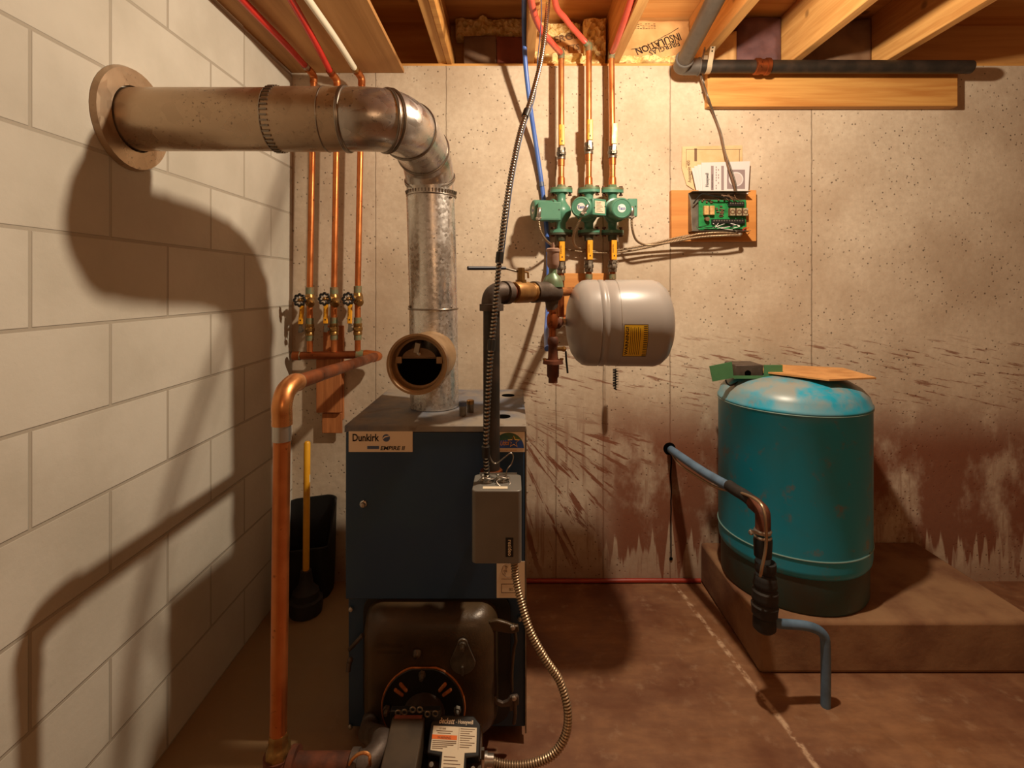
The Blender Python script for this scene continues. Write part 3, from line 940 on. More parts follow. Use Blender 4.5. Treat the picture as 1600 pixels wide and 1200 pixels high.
pieces('lug_bolt', b, M_STEEL, bo)
b = B().tube([P(546, 1015, 1.42), P(567, 992, 1.405)], 0.0055, 8)
b.cyl(P(546, 1034, 1.40), P(544, 1050, 1.39), 0.007, 0.006, 10)
b.ball(P(547, 1032, 1.40), 0.0085, 10)
pieces('latch_rod', b, M_IRON, bo)

# two capped fittings on the boiler top
def fitting(px, py, h, r, capm, label):
    Y = (CAMZ - BT) * 800 / (py - 447)
    q = P(px, py, Y)
    q.z = BT + 0.0004
    t = thing('capped_fitting', q, label, 'pipe fitting')
    obj('fitting_body', B().lathe([(0, r), (h * 0.7, r), (h * 0.7, r * 1.08), (h * 0.72, 0)], q, (0, 0, 1), 18), M_DULLSTEEL, t)
    obj('fitting_cap', B().lathe([(h * 0.7, r * 1.1), (h, r * 1.1), (h + 0.002, r * 0.8), (h + 0.002, 0)], q, (0, 0, 1), 18), capm, t)
fitting(723, 649, 0.040, 0.0105, M_PURPLE, 'capped fitting with a bluish cap on the boiler top beside the flue base')
fitting(735, 644, 0.036, 0.0105, M_BRASS, 'brassy capped fitting on the boiler top close behind the bluish capped one')

# ------------------------------------------------------------------ aquastat box and its conduits
AY = 1.24
aq = thing('aquastat_control', (-0.037, 1.29, 0.607), 'taupe metal control box with a black badge mounted before the boiler', 'control box')
p0, p1 = P(737, 881, AY), P(815, 767, AY)
x0, x1, z0, z1 = p0.x, p1.x, p0.z, p1.z
b = B()
cw, ch = (x1 - x0) / 2, 0.055
ce = V(((x0 + x1) / 2, AY + 0.055, 0))
rr_ = rrect(cw, ch, 0.012, 6)
b.rings([[V((ce.x + x, ce.y + y, z)) for x, y in rr_] for z in (z0, z1)])
obj('cover', b, M_BOXGREY, aq, bevel=0.002)
b = B().box((x0 + 0.012, AY + 0.108, z0 + 0.01), (x1 - 0.01, AY + 0.116, z1 + 0.002))
b.lathe([(0, 0.026), (0.05, 0.026), (0.05, 0.02), (0.074, 0.02)], (ce.x, AY + 0.114, z0 + 0.09), (0, 1, 0), 20)
obj('back_plate', b, M_DULLSTEEL, aq)
b = B().box((x0 + 0.026, AY + 0.012, z1), (x1 - 0.034, AY + 0.026, z1 + 0.0008))
obj('paper_strip', b, M_CREAM, aq)
q0, q1 = P(790, 870, AY), P(802, 840, AY)
bg = obj('badge', B().box((q0.x, AY - 0.0015, q0.z), (q1.x, AY + 0.001, q1.z)), M_BLACK, aq, bevel=0.0005)
b = B().text('resideo', ((q0.x + q1.x) / 2 - 0.003, AY - 0.0018, q1.z - 0.004), (0, 0, -1), (1, 0, 0), 0.0130, bold=0.015)
obj('badge_lettering', b, M_CREAM, bg)
b = B()
for px, Y_ in ((762, 1.30), (786, 1.305)):
    cc = P(px, 750, Y_); cc.z = z1
    b.lathe([(0, 0.015), (0.004, 0.015), (0.004, 0.011), (0.012, 0.011), (0.012, 0.0)], cc, (0, 0, 1), 16)
    for k in range(3):
        b.ring(cc + V((0, 0, 0.005 + k * 0.003)), (0.25 * (k - 1), 0.2, 1), 0.014 + 0.002 * k, 0.0015, 20, 5)
    b.cbox(cc + V((-0.014, -0.006, 0.008)), (0.012, 0.003, 0.008), rot=(0, -0.6, 0.4))
b.cbox(V((x1 - 0.055, 1.295, z1 + 0.006)), (0.010, 0.008, 0.010), rot=(0, 0, 0.5))
pieces('cable_clamp', b, M_STEEL, aq)
b = B().tube([P(788, 752, 1.30), P(784, 748, 1.29), P(776, 753, 1.28), P(786, 762, 1.27), P(797, 756, 1.285), P(790, 748, 1.30), P(778, 756, 1.285)], 0.0014, 6, smooth=6)
b.tube([P(790, 752, 1.30), P(792, 735, 1.30), P(799, 725, 1.31), P(802, 714, 1.315), P(798, 708, 1.315), P(788, 715, 1.31), P(775, 724, 1.31), P(768, 719, 1.305), P(763, 705, 1.30), P(761, 690, 1.30)], 0.0018, 6, smooth=8)
obj('capillary_wire', b, M_BEAD, aq)

def conduit(name, pts, r, label, cat='conduit', pitch=0.0095, group=None, m=None, seg=10, sm=10, stripe=True):
    pp = resample(catmull([V(p) for p in pts], sm), pitch / 4)
    b = B().tube(pp, r, seg, rib=(1.0, 1.0, 0.76, 0.76), mfun=(lambda i: 0 if i % 4 in (3, 0) else 1) if stripe else (lambda i: 0 if i % 4 != 2 else 1))
    return tag(obj(name, b, [m or M_CONDUIT, M_GROOVETAN if m else M_GROOVE], angle=70), label, cat, group)
cpts = [P(761, 750, 1.30) + V((0, 0, 0.006)), P(759, 700, 1.285), P(762, 630, 1.29), P(766, 560, 1.30), P(773, 490, 1.315), P(780, 410, 1.33), P(788, 340, 1.35), P(799, 270, 1.40), P(813, 205, 1.47), P(831, 150, 1.54), P(846, 90, 1.62), P(856, 10, 1.72), V((0.122, 1.80, 2.32)), V((0.106, 1.90, 2.46))]
mc = conduit('armoured_cable', cpts, 0.0080, 'long black and silver ribbed cable falling from the joist to the taupe control box', 'armoured cable')
w2 = [P(765, 748, 1.29), P(765, 700, 1.275), P(769, 630, 1.28), P(774, 560, 1.29), P(779, 500, 1.305), P(783, 420, 1.325)]
tape = B()
cp = catmull([V(p) for p in cpts], 10)
for i in (9, 33, 51, 85):
    f = frames(cp)[i]
    tape.cyl(cp[i] - f[0] * 0.014, cp[i] + f[0] * 0.014, 0.0105, seg=14)
pieces('black_tape', tape, M_BLACK, mc)
b = B().tube([P(786, 402, 1.34), P(793, 345, 1.36), P(803, 275, 1.42), P(818, 205, 1.50), P(836, 150, 1.57), P(840, 95, 1.66), P(846, 20, 1.78), V((0.0985, 1.86, 2.42))], 0.0018, 6, smooth=8)
tag(obj('thermostat_wire', b, M_PURPLE), 'thin grey wire running up to the joist beside the taped cable', 'wire')
conduit('flexible_conduit', [V((P(803, 881, 1.27).x, 1.285, z0 - 0.0005)), P(806, 900, 1.27), P(813, 935, 1.25), P(828, 985, 1.22), P(852, 1030, 1.20), P(875, 1065, 1.19), P(887, 1110, 1.17), P(883, 1150, 1.16), P(862, 1180, 1.15), P(826, 1195, 1.145), P(790, 1196, 1.14), P(765, 1189, 1.135)], 0.0102,
        'pale flexible metal conduit curving from the taupe control box down to the burner', pitch=0.0062, m=M_CONDTAN)

# ------------------------------------------------------------------ oil burner
bu = thing('oil_burner', (-0.2, 1.2, 0.12), 'dusty black oil burner bolted to the boiler door with an orange gasket', 'oil burner')
fc = P(661, 1108, 1.352)
b = B().prism([(0.108 * math.cos(t), 0.108 * math.sin(t) if not (0.98 < abs(math.sin(t)) and math.sin(t) > 0) else 0.104) for t in [2 * PI * k / 48 for k in range(48)]], (fc.x, 1.363, fc.z), UX, UZ, 0.010)
obj('mounting_flange', b, M_BLACK, bu, bevel=0.0015)
b = B()
pts = [V((fc.x + 0.1095 * math.cos(t), 1.3585, fc.z + min(0.104, 0.1095 * math.sin(t)))) for t in [-0.5 + (PI + 1.0) * k / 40 for k in range(41)]]
b.tube(pts, 0.0028, 6)
obj('rope_gasket', b, M_GASKET, bu)
b = B()
for a in (0.62, 0.85, PI - 0.62, PI - 0.85):
    d = V((math.cos(a), 0, math.sin(a)))
    c = V((fc.x, 1.3505, fc.z)) + d * 0.078
    b.tube([c - d * 0.011, c + d * 0.011], 0.0045, 8)
    b.ball(c - d * 0.011, 0.0045, 8)
    b.ball(c + d * 0.011, 0.0045, 8)
pieces('flange_slot', b, M_GASKET, bu)
b = B()
for px, py in ((660, 1052), (605, 1106), (715, 1107)):
    q = P(px, py, 1.35)
    b.lathe([(0, 0.0095), (0.009, 0.0095), (0.009, 0.006), (0.020, 0.0055), (0.021, 0)], q, (0, -1, -0.15), 6)
pieces('flange_nut', b, M_DULLSTEEL, bu)
at = V((fc.x + 0.003, 1.36, fc.z - 0.012))
obj('air_tube', B().lathe([(0.005, 0.055), (0.16, 0.055), (0.16, 0.05), (0.17, 0.0)], at, (0, -1, 0.0), 36), M_IRON, bu)
# sloping blower housing
def sloped(px0, px1, ptop, Ytop, Ybot, drop, zlow, m, name, par, bev=0.003):
    a = P(px0, ptop, Ytop); c = P(px1, ptop, Ytop)
    v = [V((a.x, Ytop, a.z)), V((c.x, Ytop, c.z)), V((c.x, Ybot, a.z - drop)), V((a.x, Ybot, a.z - drop))]
    w = [V((p.x, p.y, zlow)) for p in v]
    b = B()
    b.add(v + w, ((0, 1, 2, 3), (7, 6, 5, 4), (0, 4, 5, 1), (1, 5, 6, 2), (2, 6, 7, 3), (3, 7, 4, 0)))
    return obj(name, b, m, par, bevel=bev)
hs = sloped(613, 664, 1119, 1.205, 0.98, 0.035, 0.12, M_DUSTY, 'blower_housing', bu)
b = B().box((P(617, 1119, 1.205).x, 1.198, P(617, 1118, 1.205).z - 0.002), (P(660, 1119, 1.205).x, 1.204, P(617, 1118, 1.205).z + 0.002))
obj('red_edge_strip', b, M_KRAFTR, hs)
b = B().box((P(612, 1106, 1.22).x, 1.206, 0.12), (P(690, 1106, 1.22).x, 1.222, P(612, 1106, 1.215).z))
obj('ignition_plate', b, M_BLACK, bu, bevel=0.002)
b = B()
for px, py in ((622, 1114), (632, 1113), (645, 1109), (656, 1109), (668, 1116), (680, 1115)):
    b.ring(P(px, py, 1.2055), (0, 1, 0), 0.006, 0.002, 14, 6)
pieces('plate_terminal', b, M_DULLSTEEL, bu)
obj('burner_base', B().box((P(613, 1119, 1.205).x, 0.98, 0.06), (P(752, 1119, 1.205).x, 1.225, 0.185)), M_BLACK, bu, bevel=0.006)
b = B().lathe([(0, 0.028), (0.03, 0.028), (0.034, 0.02), (0.034, 0)], (P(590, 1170, 1.14).x - 0.012, 1.13, 0.2), (-1, 0, 0), 20)
obj('fuel_pump', b, M_BRASS, bu)
b = B()
b.tube([V((-0.31, 1.13, 0.205)), P(578, 1190, 1.10), P(577, 1180, 1.10), P(568, 1176, 1.10), P(556, 1181, 1.10), P(547, 1192, 1.10), P(545, 1206, 1.10)], 0.0035, 8, smooth=6)
obj('fuel_line', b, M_COPBR, bu)
obj('pedestal', B().cyl((-0.2, 1.12, 0.0), (-0.2, 1.12, 0.065), 0.02), M_BLACK, bu)

# primary control on the burner
pc_ = thing('burner_primary_control', (-0.12, 1.16, 0.185), 'black burner control with a pale label and orange warning band beside the dusty housing', 'burner control')
T0 = P(713, 1117, 1.215)
du = V((1, -0.06, 0)).normalized()
dv = V((0.02, -0.88, -0.47)).normalized()
dn = du.cross(-dv).normalized()
if dn.z < 0: dn = -dn
def pcp(u, v, w=0.0): return T0 + du * u + dv * v + dn * w
b = B()
poly = [(-0.040, 0.0), (0.042, 0.0), (0.058, 0.016), (0.058, 0.075), (0.028, 0.078), (0.030, 0.16), (-0.034, 0.16), (-0.032, 0.078), (-0.062, 0.075), (-0.060, 0.016)]
top = [pcp(u, v) for u, v in poly]
bot = [pcp(u, v, -0.032) for u, v in poly]
n = len(poly)
b.add(top + bot, [tuple(range(n)), tuple(reversed(range(n, 2 * n)))] + [(i, n + i, n + (i + 1) % n, (i + 1) % n) for i in range(n)])
obj('housing', b, M_BLACK, pc_, bevel=0.003)
b = B()
for u0, u1, v0, v1 in ((-0.062, 0.060, 0.0, 0.165),):
    qq = [pcp(u, v, w) for w in (-0.034, -0.07) for u, v in ((u0, v0), (u1, v0), (u1, v1), (u0, v1))]
    b.add(qq, ((0, 1, 2, 3), (7, 6, 5, 4), (0, 4, 5, 1), (1, 5, 6, 2), (2, 6, 7, 3), (3, 7, 4, 0)))
obj('junction_base', b, M_BLACKENAMEL, pc_, bevel=0.002)
b = B()
poly = [(-0.052, 0.023), (0.050, 0.023), (0.050, 0.068), (0.024, 0.070), (0.022, 0.155), (-0.028, 0.155), (-0.026, 0.070), (-0.054, 0.068)]
top = [pcp(u, v, 0.0005) for u, v in poly]; bot = [pcp(u, v, 0.0) for u, v in poly]; n = len(poly)
b.add(top + bot, [tuple(range(n)), tuple(reversed(range(n, 2 * n)))] + [(i, n + i, n + (i + 1) % n, (i + 1) % n) for i in range(n)])
lb = obj('label_sheet', b, M_CREAM, pc_)
b = B()
def bar(b, u0, u1, v, h):
    qq = [pcp(u, vv, 0.0009) for u, vv in ((u0, v), (u1, v), (u1, v + h), (u0, v + h))]
    b.add(qq, ((0, 1, 2, 3),), smooth=False)
for k in range(2): bar(b, -0.044 + 0.003 * k, -0.006 - 0.004 * k, 0.0315 + k * 0.004, 0.0014)
for k, e in enumerate((0.004, 0.004, -0.002, -0.016, -0.026)): bar(b, -0.051, e, 0.0500 + k * 0.0034, 0.0014)
for k in range(9): bar(b, 0.012, 0.046 - (k % 3) * 0.006, 0.026 + k * 0.0042, 0.0011)
bar(b, 0.0085, 0.009, 0.025, 0.04)
for k in range(8): bar(b, -0.022, 0.004 + (k * 7 % 5) * 0.003, 0.078 + k * 0.006, 0.0012)
b.text('R7184B', pcp(-0.037, 0.0295, 0.0009), du, -dv, 0.0048)
b.text('WARNING', pcp(-0.040, 0.0465, 0.0012), du, -dv, 0.0065)
obj('label_print', b, M_BROWNINK, lb)
b = B(); 
qq = [pcp(u, vv, 0.0008) for u, vv in ((-0.053, 0.0395), (0.005, 0.0395), (0.005, 0.0478), (-0.053, 0.0478))]
b.add(qq, ((0, 1, 2, 3),), smooth=False)
obj('orange_band', b, M_ORANGEINK, lb)
b = B().text('Beckett', pcp(-0.040, 0.018, 0.0004), du, -dv, 0.0160, sx=0.72, shear=0.3, bold=0.015)
b.text('- Honeywell', pcp(0.000, 0.017, 0.0004), du, -dv, 0.0115, sx=0.72)
b.text('- Honeywell', pcp(0.0004, 0.017, 0.0004), du, -dv, 0.0115, sx=0.72)
obj('cover_lettering', b, M_TAN, pc_)
b = B()
b.cyl(pcp(0.044, 0.095, -0.03), pcp(0.044, 0.095, -0.004), 0.006, 0.005, 10)
b.cyl(pcp(-0.050, 0.090, -0.03), pcp(-0.050, 0.090, -0.008), 0.006, 0.005, 10)
b.cbox(pcp(0.064, 0.062, -0.02), (0.006, 0.008, 0.022))
pieces('wire_terminal', b, M_DULLSTEEL, pc_)
b = B().ball(pcp(-0.048, 0.108, -0.016), 0.008, 10)
obj('reset_button', b, M_REDPEX, pc_)
b = B().lathe([(0, 0.015), (0.006, 0.015), (0.006, 0.012), (0.02, 0.012), (0.02, 0.0)], P(757, 1187, 1.132), (1, 0, -0.05), 16)
obj('conduit_connector', b, M_STEEL, pc_)

# ------------------------------------------------------------------ supply riser, ball valve, air scoop
sp_ = thing('supply_pipe', P(768, 738, 1.385), 'black iron supply pipe rising before the boiler to the brass valve and air scoop', 'pipe')
A = P(768, 738, 1.385); Bv = P(768, 478, 1.385)
RX = A.x
obj('riser', B().cyl((RX, 1.385, P(0, 745, 1.385).z), (RX, 1.385, P(0, 478, 1.385).z), 0.0225, seg=24), M_BLACKIRON, sp_)
b = B().lathe([(0, 0.030), (0.014, 0.030), (0.016, 0.0225)], (RX, 1.385, P(0, 742, 1.385).z), (0, 0, 1), 8)
obj('bottom_coupling', b, M_COPDARK, sp_)
E0 = V((RX, 1.385, P(0, 482, 1.385).z)); E1 = V((RX, 1.385, P(0, 470, 1.385).z))
H0 = P(798, 457, 1.43); H1 = P(862, 456, 1.56)
hd = (H1 - H0).normalized()
H = lambda t: H0 + (H1 - H0) * t
b = B().tube([E0, E1, V((RX + 0.006, 1.389, E1.z + 0.016)), V((RX + 0.020, 1.398, E1.z + 0.024)), H(-0.1)], 0.027, 20, smooth=5)
b.lathe([(0, 0.0325), (0.018, 0.0325), (0.019, 0.027)], E0 - V((0, 0, 0.006)), (0, 0, 1), 24)
b.lathe([(-0.012, 0.027), (-0.011, 0.0325), (0.008, 0.0325), (0.009, 0.02)], H(-0.1), hd, 24)
obj('elbow', b, M_IRON, sp_)
b = B().cyl(H(-0.1), H(0.2), 0.021, seg=20)
obj('nipple', b, M_RUST, sp_)
BV = H(0.10)
bv = obj('ball_valve', B().lathe([(-0.008, 0.022), (-0.008, 0.030), (0.004, 0.0315), (0.048, 0.0315), (0.060, 0.027), (0.066, 0.0265), (0.068, 0.029), (0.076, 0.029), (0.077, 0.02)], BV, hd, 10, caps=False), M_BRONZE, sp_, bevel=0.001)
vt = BV + hd * 0.024
b = B().lathe([(0.025, 0.016), (0.036, 0.016), (0.036, 0.012), (0.060, 0.012), (0.060, 0.011), (0.070, 0.011), (0.071, 0.0)], vt, (0, 0, 1), 6)
b.tube([vt + V((0.012, 0, 0.058)), vt + V((0.020, 0, 0.056)), vt + V((0.021, 0, 0.040))], 0.003, 6)
obj('valve_stem', b, M_BRASS, bv)
hz_ = vt.z + 0.062
b = B().tube([vt + V((0, 0, 0.058)), vt + V((-0.012, -0.002, 0.060)), P(792, 420, 1.43), P(786, 419, 1.42)], 0.003, 6)
obj('valve_lever', b, M_DULLSTEEL, bv)
b = B().tube([P(790, 419, 1.425), P(760, 419, 1.40), P(731, 419, 1.37)], [0.0045, 0.0055, 0.0055], 10)
obj('valve_grip', b, mat('navy_vinyl', L('262a38'), 0.45), bv)
SC = H(1.0)
b = B().lathe([(-0.086, 0.024), (-0.086, 0.0318), (-0.068, 0.0318), (-0.064, 0.0295), (-0.030, 0.0305), (-0.012, 0.033), (0.006, 0.0335), (0.020, 0.029), (0.030, 0.019), (0.034, 0.0)], SC, hd, 28)
b.cyl(SC - V((0, 0, 0.055)), SC - V((0, 0, 0.02)), 0.0165, 0.022, 18)
obj('air_scoop', b, M_IRON, sp_)
b = B().lathe([(0.015, 0.033), (0.030, 0.031), (0.045, 0.024), (0.054, 0.014), (0.058, 0.012), (0.072, 0.012), (0.072, 0.0)], SC + V((0.003, 0, 0)), (0, 0, 1), 28)
obj('scoop_dome', b, M_SAGE, sp_)
AV = SC + V((0.004, 0, 0.070))
b = B().lathe([(0, 0.0), (0, 0.012), (0.008, 0.017), (0.014, 0.0185), (0.052, 0.0185), (0.052, 0.021), (0.060, 0.021), (0.063, 0.016), (0.063, 0.005), (0.074, 0.005), (0.074, 0.0035), (0.080, 0.0035), (0.080, 0)], AV, (0, 0, 1), 24)
obj('air_vent', b, M_TANVENT, sp_)
# drop under the scoop, tee to the tank and fill valve
DX = P(860, 500, 1.60)
d0 = V((SC.x + 0.002, SC.y, SC.z - 0.05))
DZ = lambda py: P(0, py, SC.y).z
b = B().cyl(d0, (d0.x, d0.y, DZ(528)), 0.0105, seg=16)
b.lathe([(0, 0.016), (0.02, 0.016), (0.02, 0.011)], (d0.x, d0.y, DZ(487)), (0, 0, 1), 14)
b.lathe([(0, 0.014), (0.010, 0.017), (0.030, 0.017), (0.042, 0.014)], (d0.x, d0.y, DZ(512)), (0, 0, 1), 16)
obj('drop_pipe', b, M_COPDARK, sp_)
TN = P(884, 503, 1.655)
tz = TN.z
b = B().tube([V((d0.x, d0.y, tz)), V((d0.x + 0.012, d0.y + 0.03, tz + 0.004)), V((d0.x + 0.026, d0.y + 0.07, tz)), V((TN.x - 0.018, TN.y, tz))], 0.013, 14, smooth=4)
b.lathe([(0, 0.015), (0.012, 0.017), (0.02, 0.014)], V((d0.x + 0.012, d0.y + 0.03, tz - 0.002)), (0.5, 0.8, 0), 10)
obj('tank_branch', b, M_RUST, sp_)
b = B().lathe([(0, 0.0), (0, 0.016), (0.012, 0.016), (0.012, 0.012), (0.021, 0.012), (0.021, 0.0)], (TN.x - 0.021, TN.y, tz), (1, 0, 0), 8)
obj('tank_nipple', b, M_STEEL, sp_)
fv = obj('fill_valve', B().lathe([(0, 0.012), (0.006, 0.0165), (0.022, 0.0165), (0.026, 0.014), (0.062, 0.0155), (0.070, 0.017), (0.071, 0.030), (0.082, 0.032), (0.085, 0.019), (0.120, 0.0185), (0.126, 0.014), (0.140, 0.014), (0.140, 0.0)],
         (d0.x + 0.002, d0.y, DZ(526)), (0, 0, -1), 18), M_RUST, sp_)
b = B()
for s_ in (-1, 1):
    b.lathe([(0, 0.004), (0.012, 0.004), (0.012, 0.006), (0.017, 0.006), (0.017, 0)], (d0.x + 0.002 + s_ * 0.026, d0.y - 0.004, DZ(526) - 0.082), (0, 0, 1), 8)
b.cyl((d0.x + 0.002, d0.y, DZ(545)), (d0.x + 0.032, d0.y - 0.006, DZ(545)), 0.006, seg=8)
b.ball((d0.x + 0.034, d0.y - 0.006, DZ(545)), 0.009, 8)
pieces('flange_bolt', b, M_BRASS, fv)
# copper stub from the scoop towards the wall
b = B().tube([SC + hd * 0.03, SC + hd * 0.03 + V((0.04, 0.09, 0)), V((SC.x + 0.12, 2.06, SC.z)), V((SC.x + 0.2, 2.06, SC.z))], 0.0145, 16, smooth=5)
obj('copper_stub', b, M_COPBR, sp_)

# ------------------------------------------------------------------ expansion tank
TC = P(969, 504.5, 1.66)
et = thing('expansion_tank', (TC.x, TC.y, TC.z - 0.14), 'grey expansion tank lying level with a yellow warning label', 'expansion tank')
tx0 = P(884, 500, 1.66).x
ln = P(1053, 500, 1.62).x - tx0
RT = 0.1395
prof = [(0, 0.0), (0.001, 0.022), (0.006, 0.06), (0.018, 0.098), (0.034, 0.122), (0.052, 0.136), (0.070, RT), (0.098, RT), (0.101, RT - 0.004), (0.105, RT), (0.118, RT), (0.121, RT - 0.003), (0.126, RT - 0.003), (0.129, RT - 0.001), (0.160, RT - 0.001), (0.160, RT), (ln - 0.062, RT), (ln - 0.042, RT - 0.006), (ln - 0.022, RT - 0.024), (ln - 0.010, RT - 0.05), (ln - 0.003, RT - 0.08), (ln, 0.03), (ln, 0.0)]
prof2 = []
for (h0, r0), (h1, r1) in zip(prof, prof[1:]):
    prof2 += [(h0, r0)]
prof2.append(prof[-1])
tdir = V((1, -0.03, -0.004)).normalized()
TO = V((tx0, TC.y + 0.006, TC.z + 0.001))
obj('shell', B().lathe(prof2, TO, tdir, 64), M_TANKGREY, et, angle=50)
# curved label on the shell facing the viewer
tu, tv = V((0, 0, 1)), None
tn = V((-0.03, -1, 0)).normalized()
def tk(h, a, k=0.0):                       # a: angle up from facing the viewer
    return TO + tdir * h + (tn * math.cos(a) + UZ * math.sin(a)) * (RT + k)
def strip(h0, h1, a0, a1, k, n=10, b=None, sl=0.0):
    b = b or B()
    vs, fs = [], []
    for i in range(n + 1):
        a = a0 + (a1 - a0) * i / n
        d = sl * (a - a0)
        vs += [tk(h0 + d, a, k), tk(h1 + d, a, k)]
    for i in range(n):
        fs.append((2 * i, 2 * i + 1, 2 * i + 3, 2 * i + 2))
    b.add(vs, fs)
    return b
h0 = (P(978, 520, 1.525).x - tx0); h1 = (P(1014, 520, 1.525).x - tx0)
aT = math.asin((P(0, 507, 1.525).z - TO.z) / RT); aB = math.asin(max(-0.99, (P(0, 556, 1.55).z - TO.z) / RT))
yl = obj('warning_label', strip(h0, h1, aB, aT, 0.0006), M_YELLABEL, et)
b = strip(h0 - 0.0012, h1 + 0.0012, aB - 0.012, aB, 0.0008)
strip(h0 - 0.0012, h1 + 0.0012, aT, aT + 0.012, 0.0008, b=b)
strip(h0 - 0.0012, h0, aB, aT, 0.0008, b=b)
strip(h1, h1 + 0.0012, aB, aT, 0.0008, b=b)
for k in range(6):
    hh = h0 + 0.018 + k * 0.0055
    strip(hh, hh + 0.0013, aB + 0.05, aT - 0.05 - 0.02 * (k % 2), 0.0009, b=b)
nb = 17
for k in range(nb):
    a = aB + (aT - aB) * (k + 0.1) / nb
    strip(h1 - 0.012, h1 - 0.001, a, a + (aT - aB) * 0.42 / nb, 0.0009, n=1, b=b)
bt = B().text('WARNING!', (0, 0, 0), (1, 0, 0), (0, 1, 0), 0.0128, sx=1.0, depth=0.0, bold=0.025)
sc_ = (aT - aB - 0.08) * RT / max(v.co.x for v in bt.bm.verts)
m_ = {}
for v in bt.bm.verts:
    m_[v] = b.bm.verts.new(tk(h0 + 0.0125 - v.co.y, aB + 0.04 + v.co.x * sc_ / RT, 0.0009))
for f in bt.bm.faces:
    b.bm.faces.new([m_[v] for v in f.verts])
bt.bm.free()
obj('label_print', b, M_INK, yl)
b = strip(h0 - 0.0065, h0 - 0.005, aT + 0.03, 2.2, 0.0004, n=20)
obj('weld_mark', b, mat('pale_weld', L('a59d92'), 0.35), et)

# ------------------------------------------------------------------ circulators with their copper lines
PY = WY - 0.072
brd = thing('pipe_board', P(906, 490, WY - 0.012), 'orange board on the concrete wall behind the grey expansion tank', 'board')
b = B().box((P(868, 0, WY - 0.012).x, WY - 0.024, P(0, 500, WY - 0.012).z), (P(946, 0, WY).x, WY - 0.001, P(0, 427, WY - 0.012).z))
obj('board', b, M_ORWOOD, brd, bevel=0.002)
def level_valve(parent, x, y, z, gripm, up, bodym=M_DULLSTEEL, tilt=0.0, hl=0.084, gw=0.0225, gy=-0.034, flag=True):
    """small ball valve on a vertical pipe, grip pointing up"""
    bv = obj('ball_valve', B().lathe([(-0.024, 0.0145), (-0.024, 0.018), (-0.012, 0.018), (-0.010, 0.0165), (-0.006, 0.020), (0.006, 0.020), (0.010, 0.0165), (0.012, 0.018), (0.024, 0.018), (0.024, 0.0145)], (x, y, z), (0, 0, 1), 12, caps=False), bodym, parent)
    b = B().lathe([(0.014, 0.009), (0.030, 0.009), (0.030, 0.0075), (0.038, 0.0075), (0.039, 0.0)], (x, y, z), (0, -1, 0), 8)
    dx = math.tan(tilt)
    zz = z + 0.012
    b.prism([(-0.008, -0.010), (0.008, -0.010), (0.007 + dx * 0.03, 0.032), (-0.005 + dx * 0.03, 0.032)], (x, y + gy, z), UX, UZ, -0.003)
    obj('valve_lever', b, M_DULLSTEEL, bv)
    h = gw / 2
    z0, z1 = 0.026, 0.026 + hl
    b = B()
    b.rings([[V((x + dx * zz_ + px_, y + gy - 0.001 + py_, z + zz_)) for px_, py_ in rrect(h, 0.0042, 0.003, 3)] for zz_ in (z0, z0 + 0.004, z1 - 0.005, z1)])
    g = obj('valve_grip', b, gripm, bv, bevel=0.0008)
    if flag:
        b = B().text('watertite', (x + dx * (z0 + 0.03) - 0.0028, y + gy - 0.0058, z + z0 + 0.028), (dx, 0, 1), (-1, 0, 0), 0.0095)
        b.cbox((x + dx * (z0 + 0.016), y + gy - 0.0056, z + z0 + 0.016), (0.005, 0.0004, 0.006))
        obj('grip_print', b, M_INK, bv)
    return bv

names = ('plain yellow lever', 'yellow lever', 'worn whitish lever')
labs_u = ('copper riser with a yellow lever valve above the pump whose motor points sideways',
          'copper riser with a yellow lever valve above the middle green pump',
          'copper riser with a worn whitish lever valve above the pump beside the relay box cable')
labs_l = ('lower copper line with a yellow lever under the pump whose motor points sideways',
          'lower copper line with a yellow lever under the middle green pump',
          'lower copper line with a yellow lever and dangling wire under the pump facing the room')
upx = (877, 920, 957)
xs_ = []
for i, px in enumerate(upx):
    x = P(px, 300, PY).x
    xs_.append(x)
    zb = P(0, 296, PY).z
    zt = P(0, (88, 76, 88)[i], PY).z
    t = thing('zone_riser', (x, PY, zb), labs_u[i], 'copper pipe', 'pump risers')
    vz = P(0, (240, 232, 238)[i], PY).z
    b = B().cyl((x, PY, vz + 0.02), (x + (0.0, 0.0, -0.004)[i], PY, zt), 0.0125, seg=20)
    b.cyl((x, PY, vz - 0.02), (x, PY, zb + 0.018), 0.0125, seg=20)
    pieces('pipe', b, M_COPBR, t)
    b = B().lathe([(0, 0.0165), (0.035, 0.0155), (0.040, 0.0135)], (x, PY, zb + 0.012), (0, 0, 1), 18)
    b.lathe([(0, 0.015), (0.03, 0.015)], (x, PY, vz - 0.052), (0, 0, 1), 18)
    pieces('sweat_adapter', b, M_COPPER, t)
    level_valve(t, x, PY, vz, (M_YELLOW, M_YELLOW, M_PALEYEL)[i], True, M_DULLSTEEL, (-0.02, 0.0, 0.02)[i], flag=i < 2)
    b = B().lathe([(-0.012, 0.014), (0.012, 0.015), (0.022, 0.013)], (x + (0.0, 0.0, -0.004)[i], PY, zt), (0, 0, 1), 16)
    obj('top_fitting', b, M_SOLDER, t)

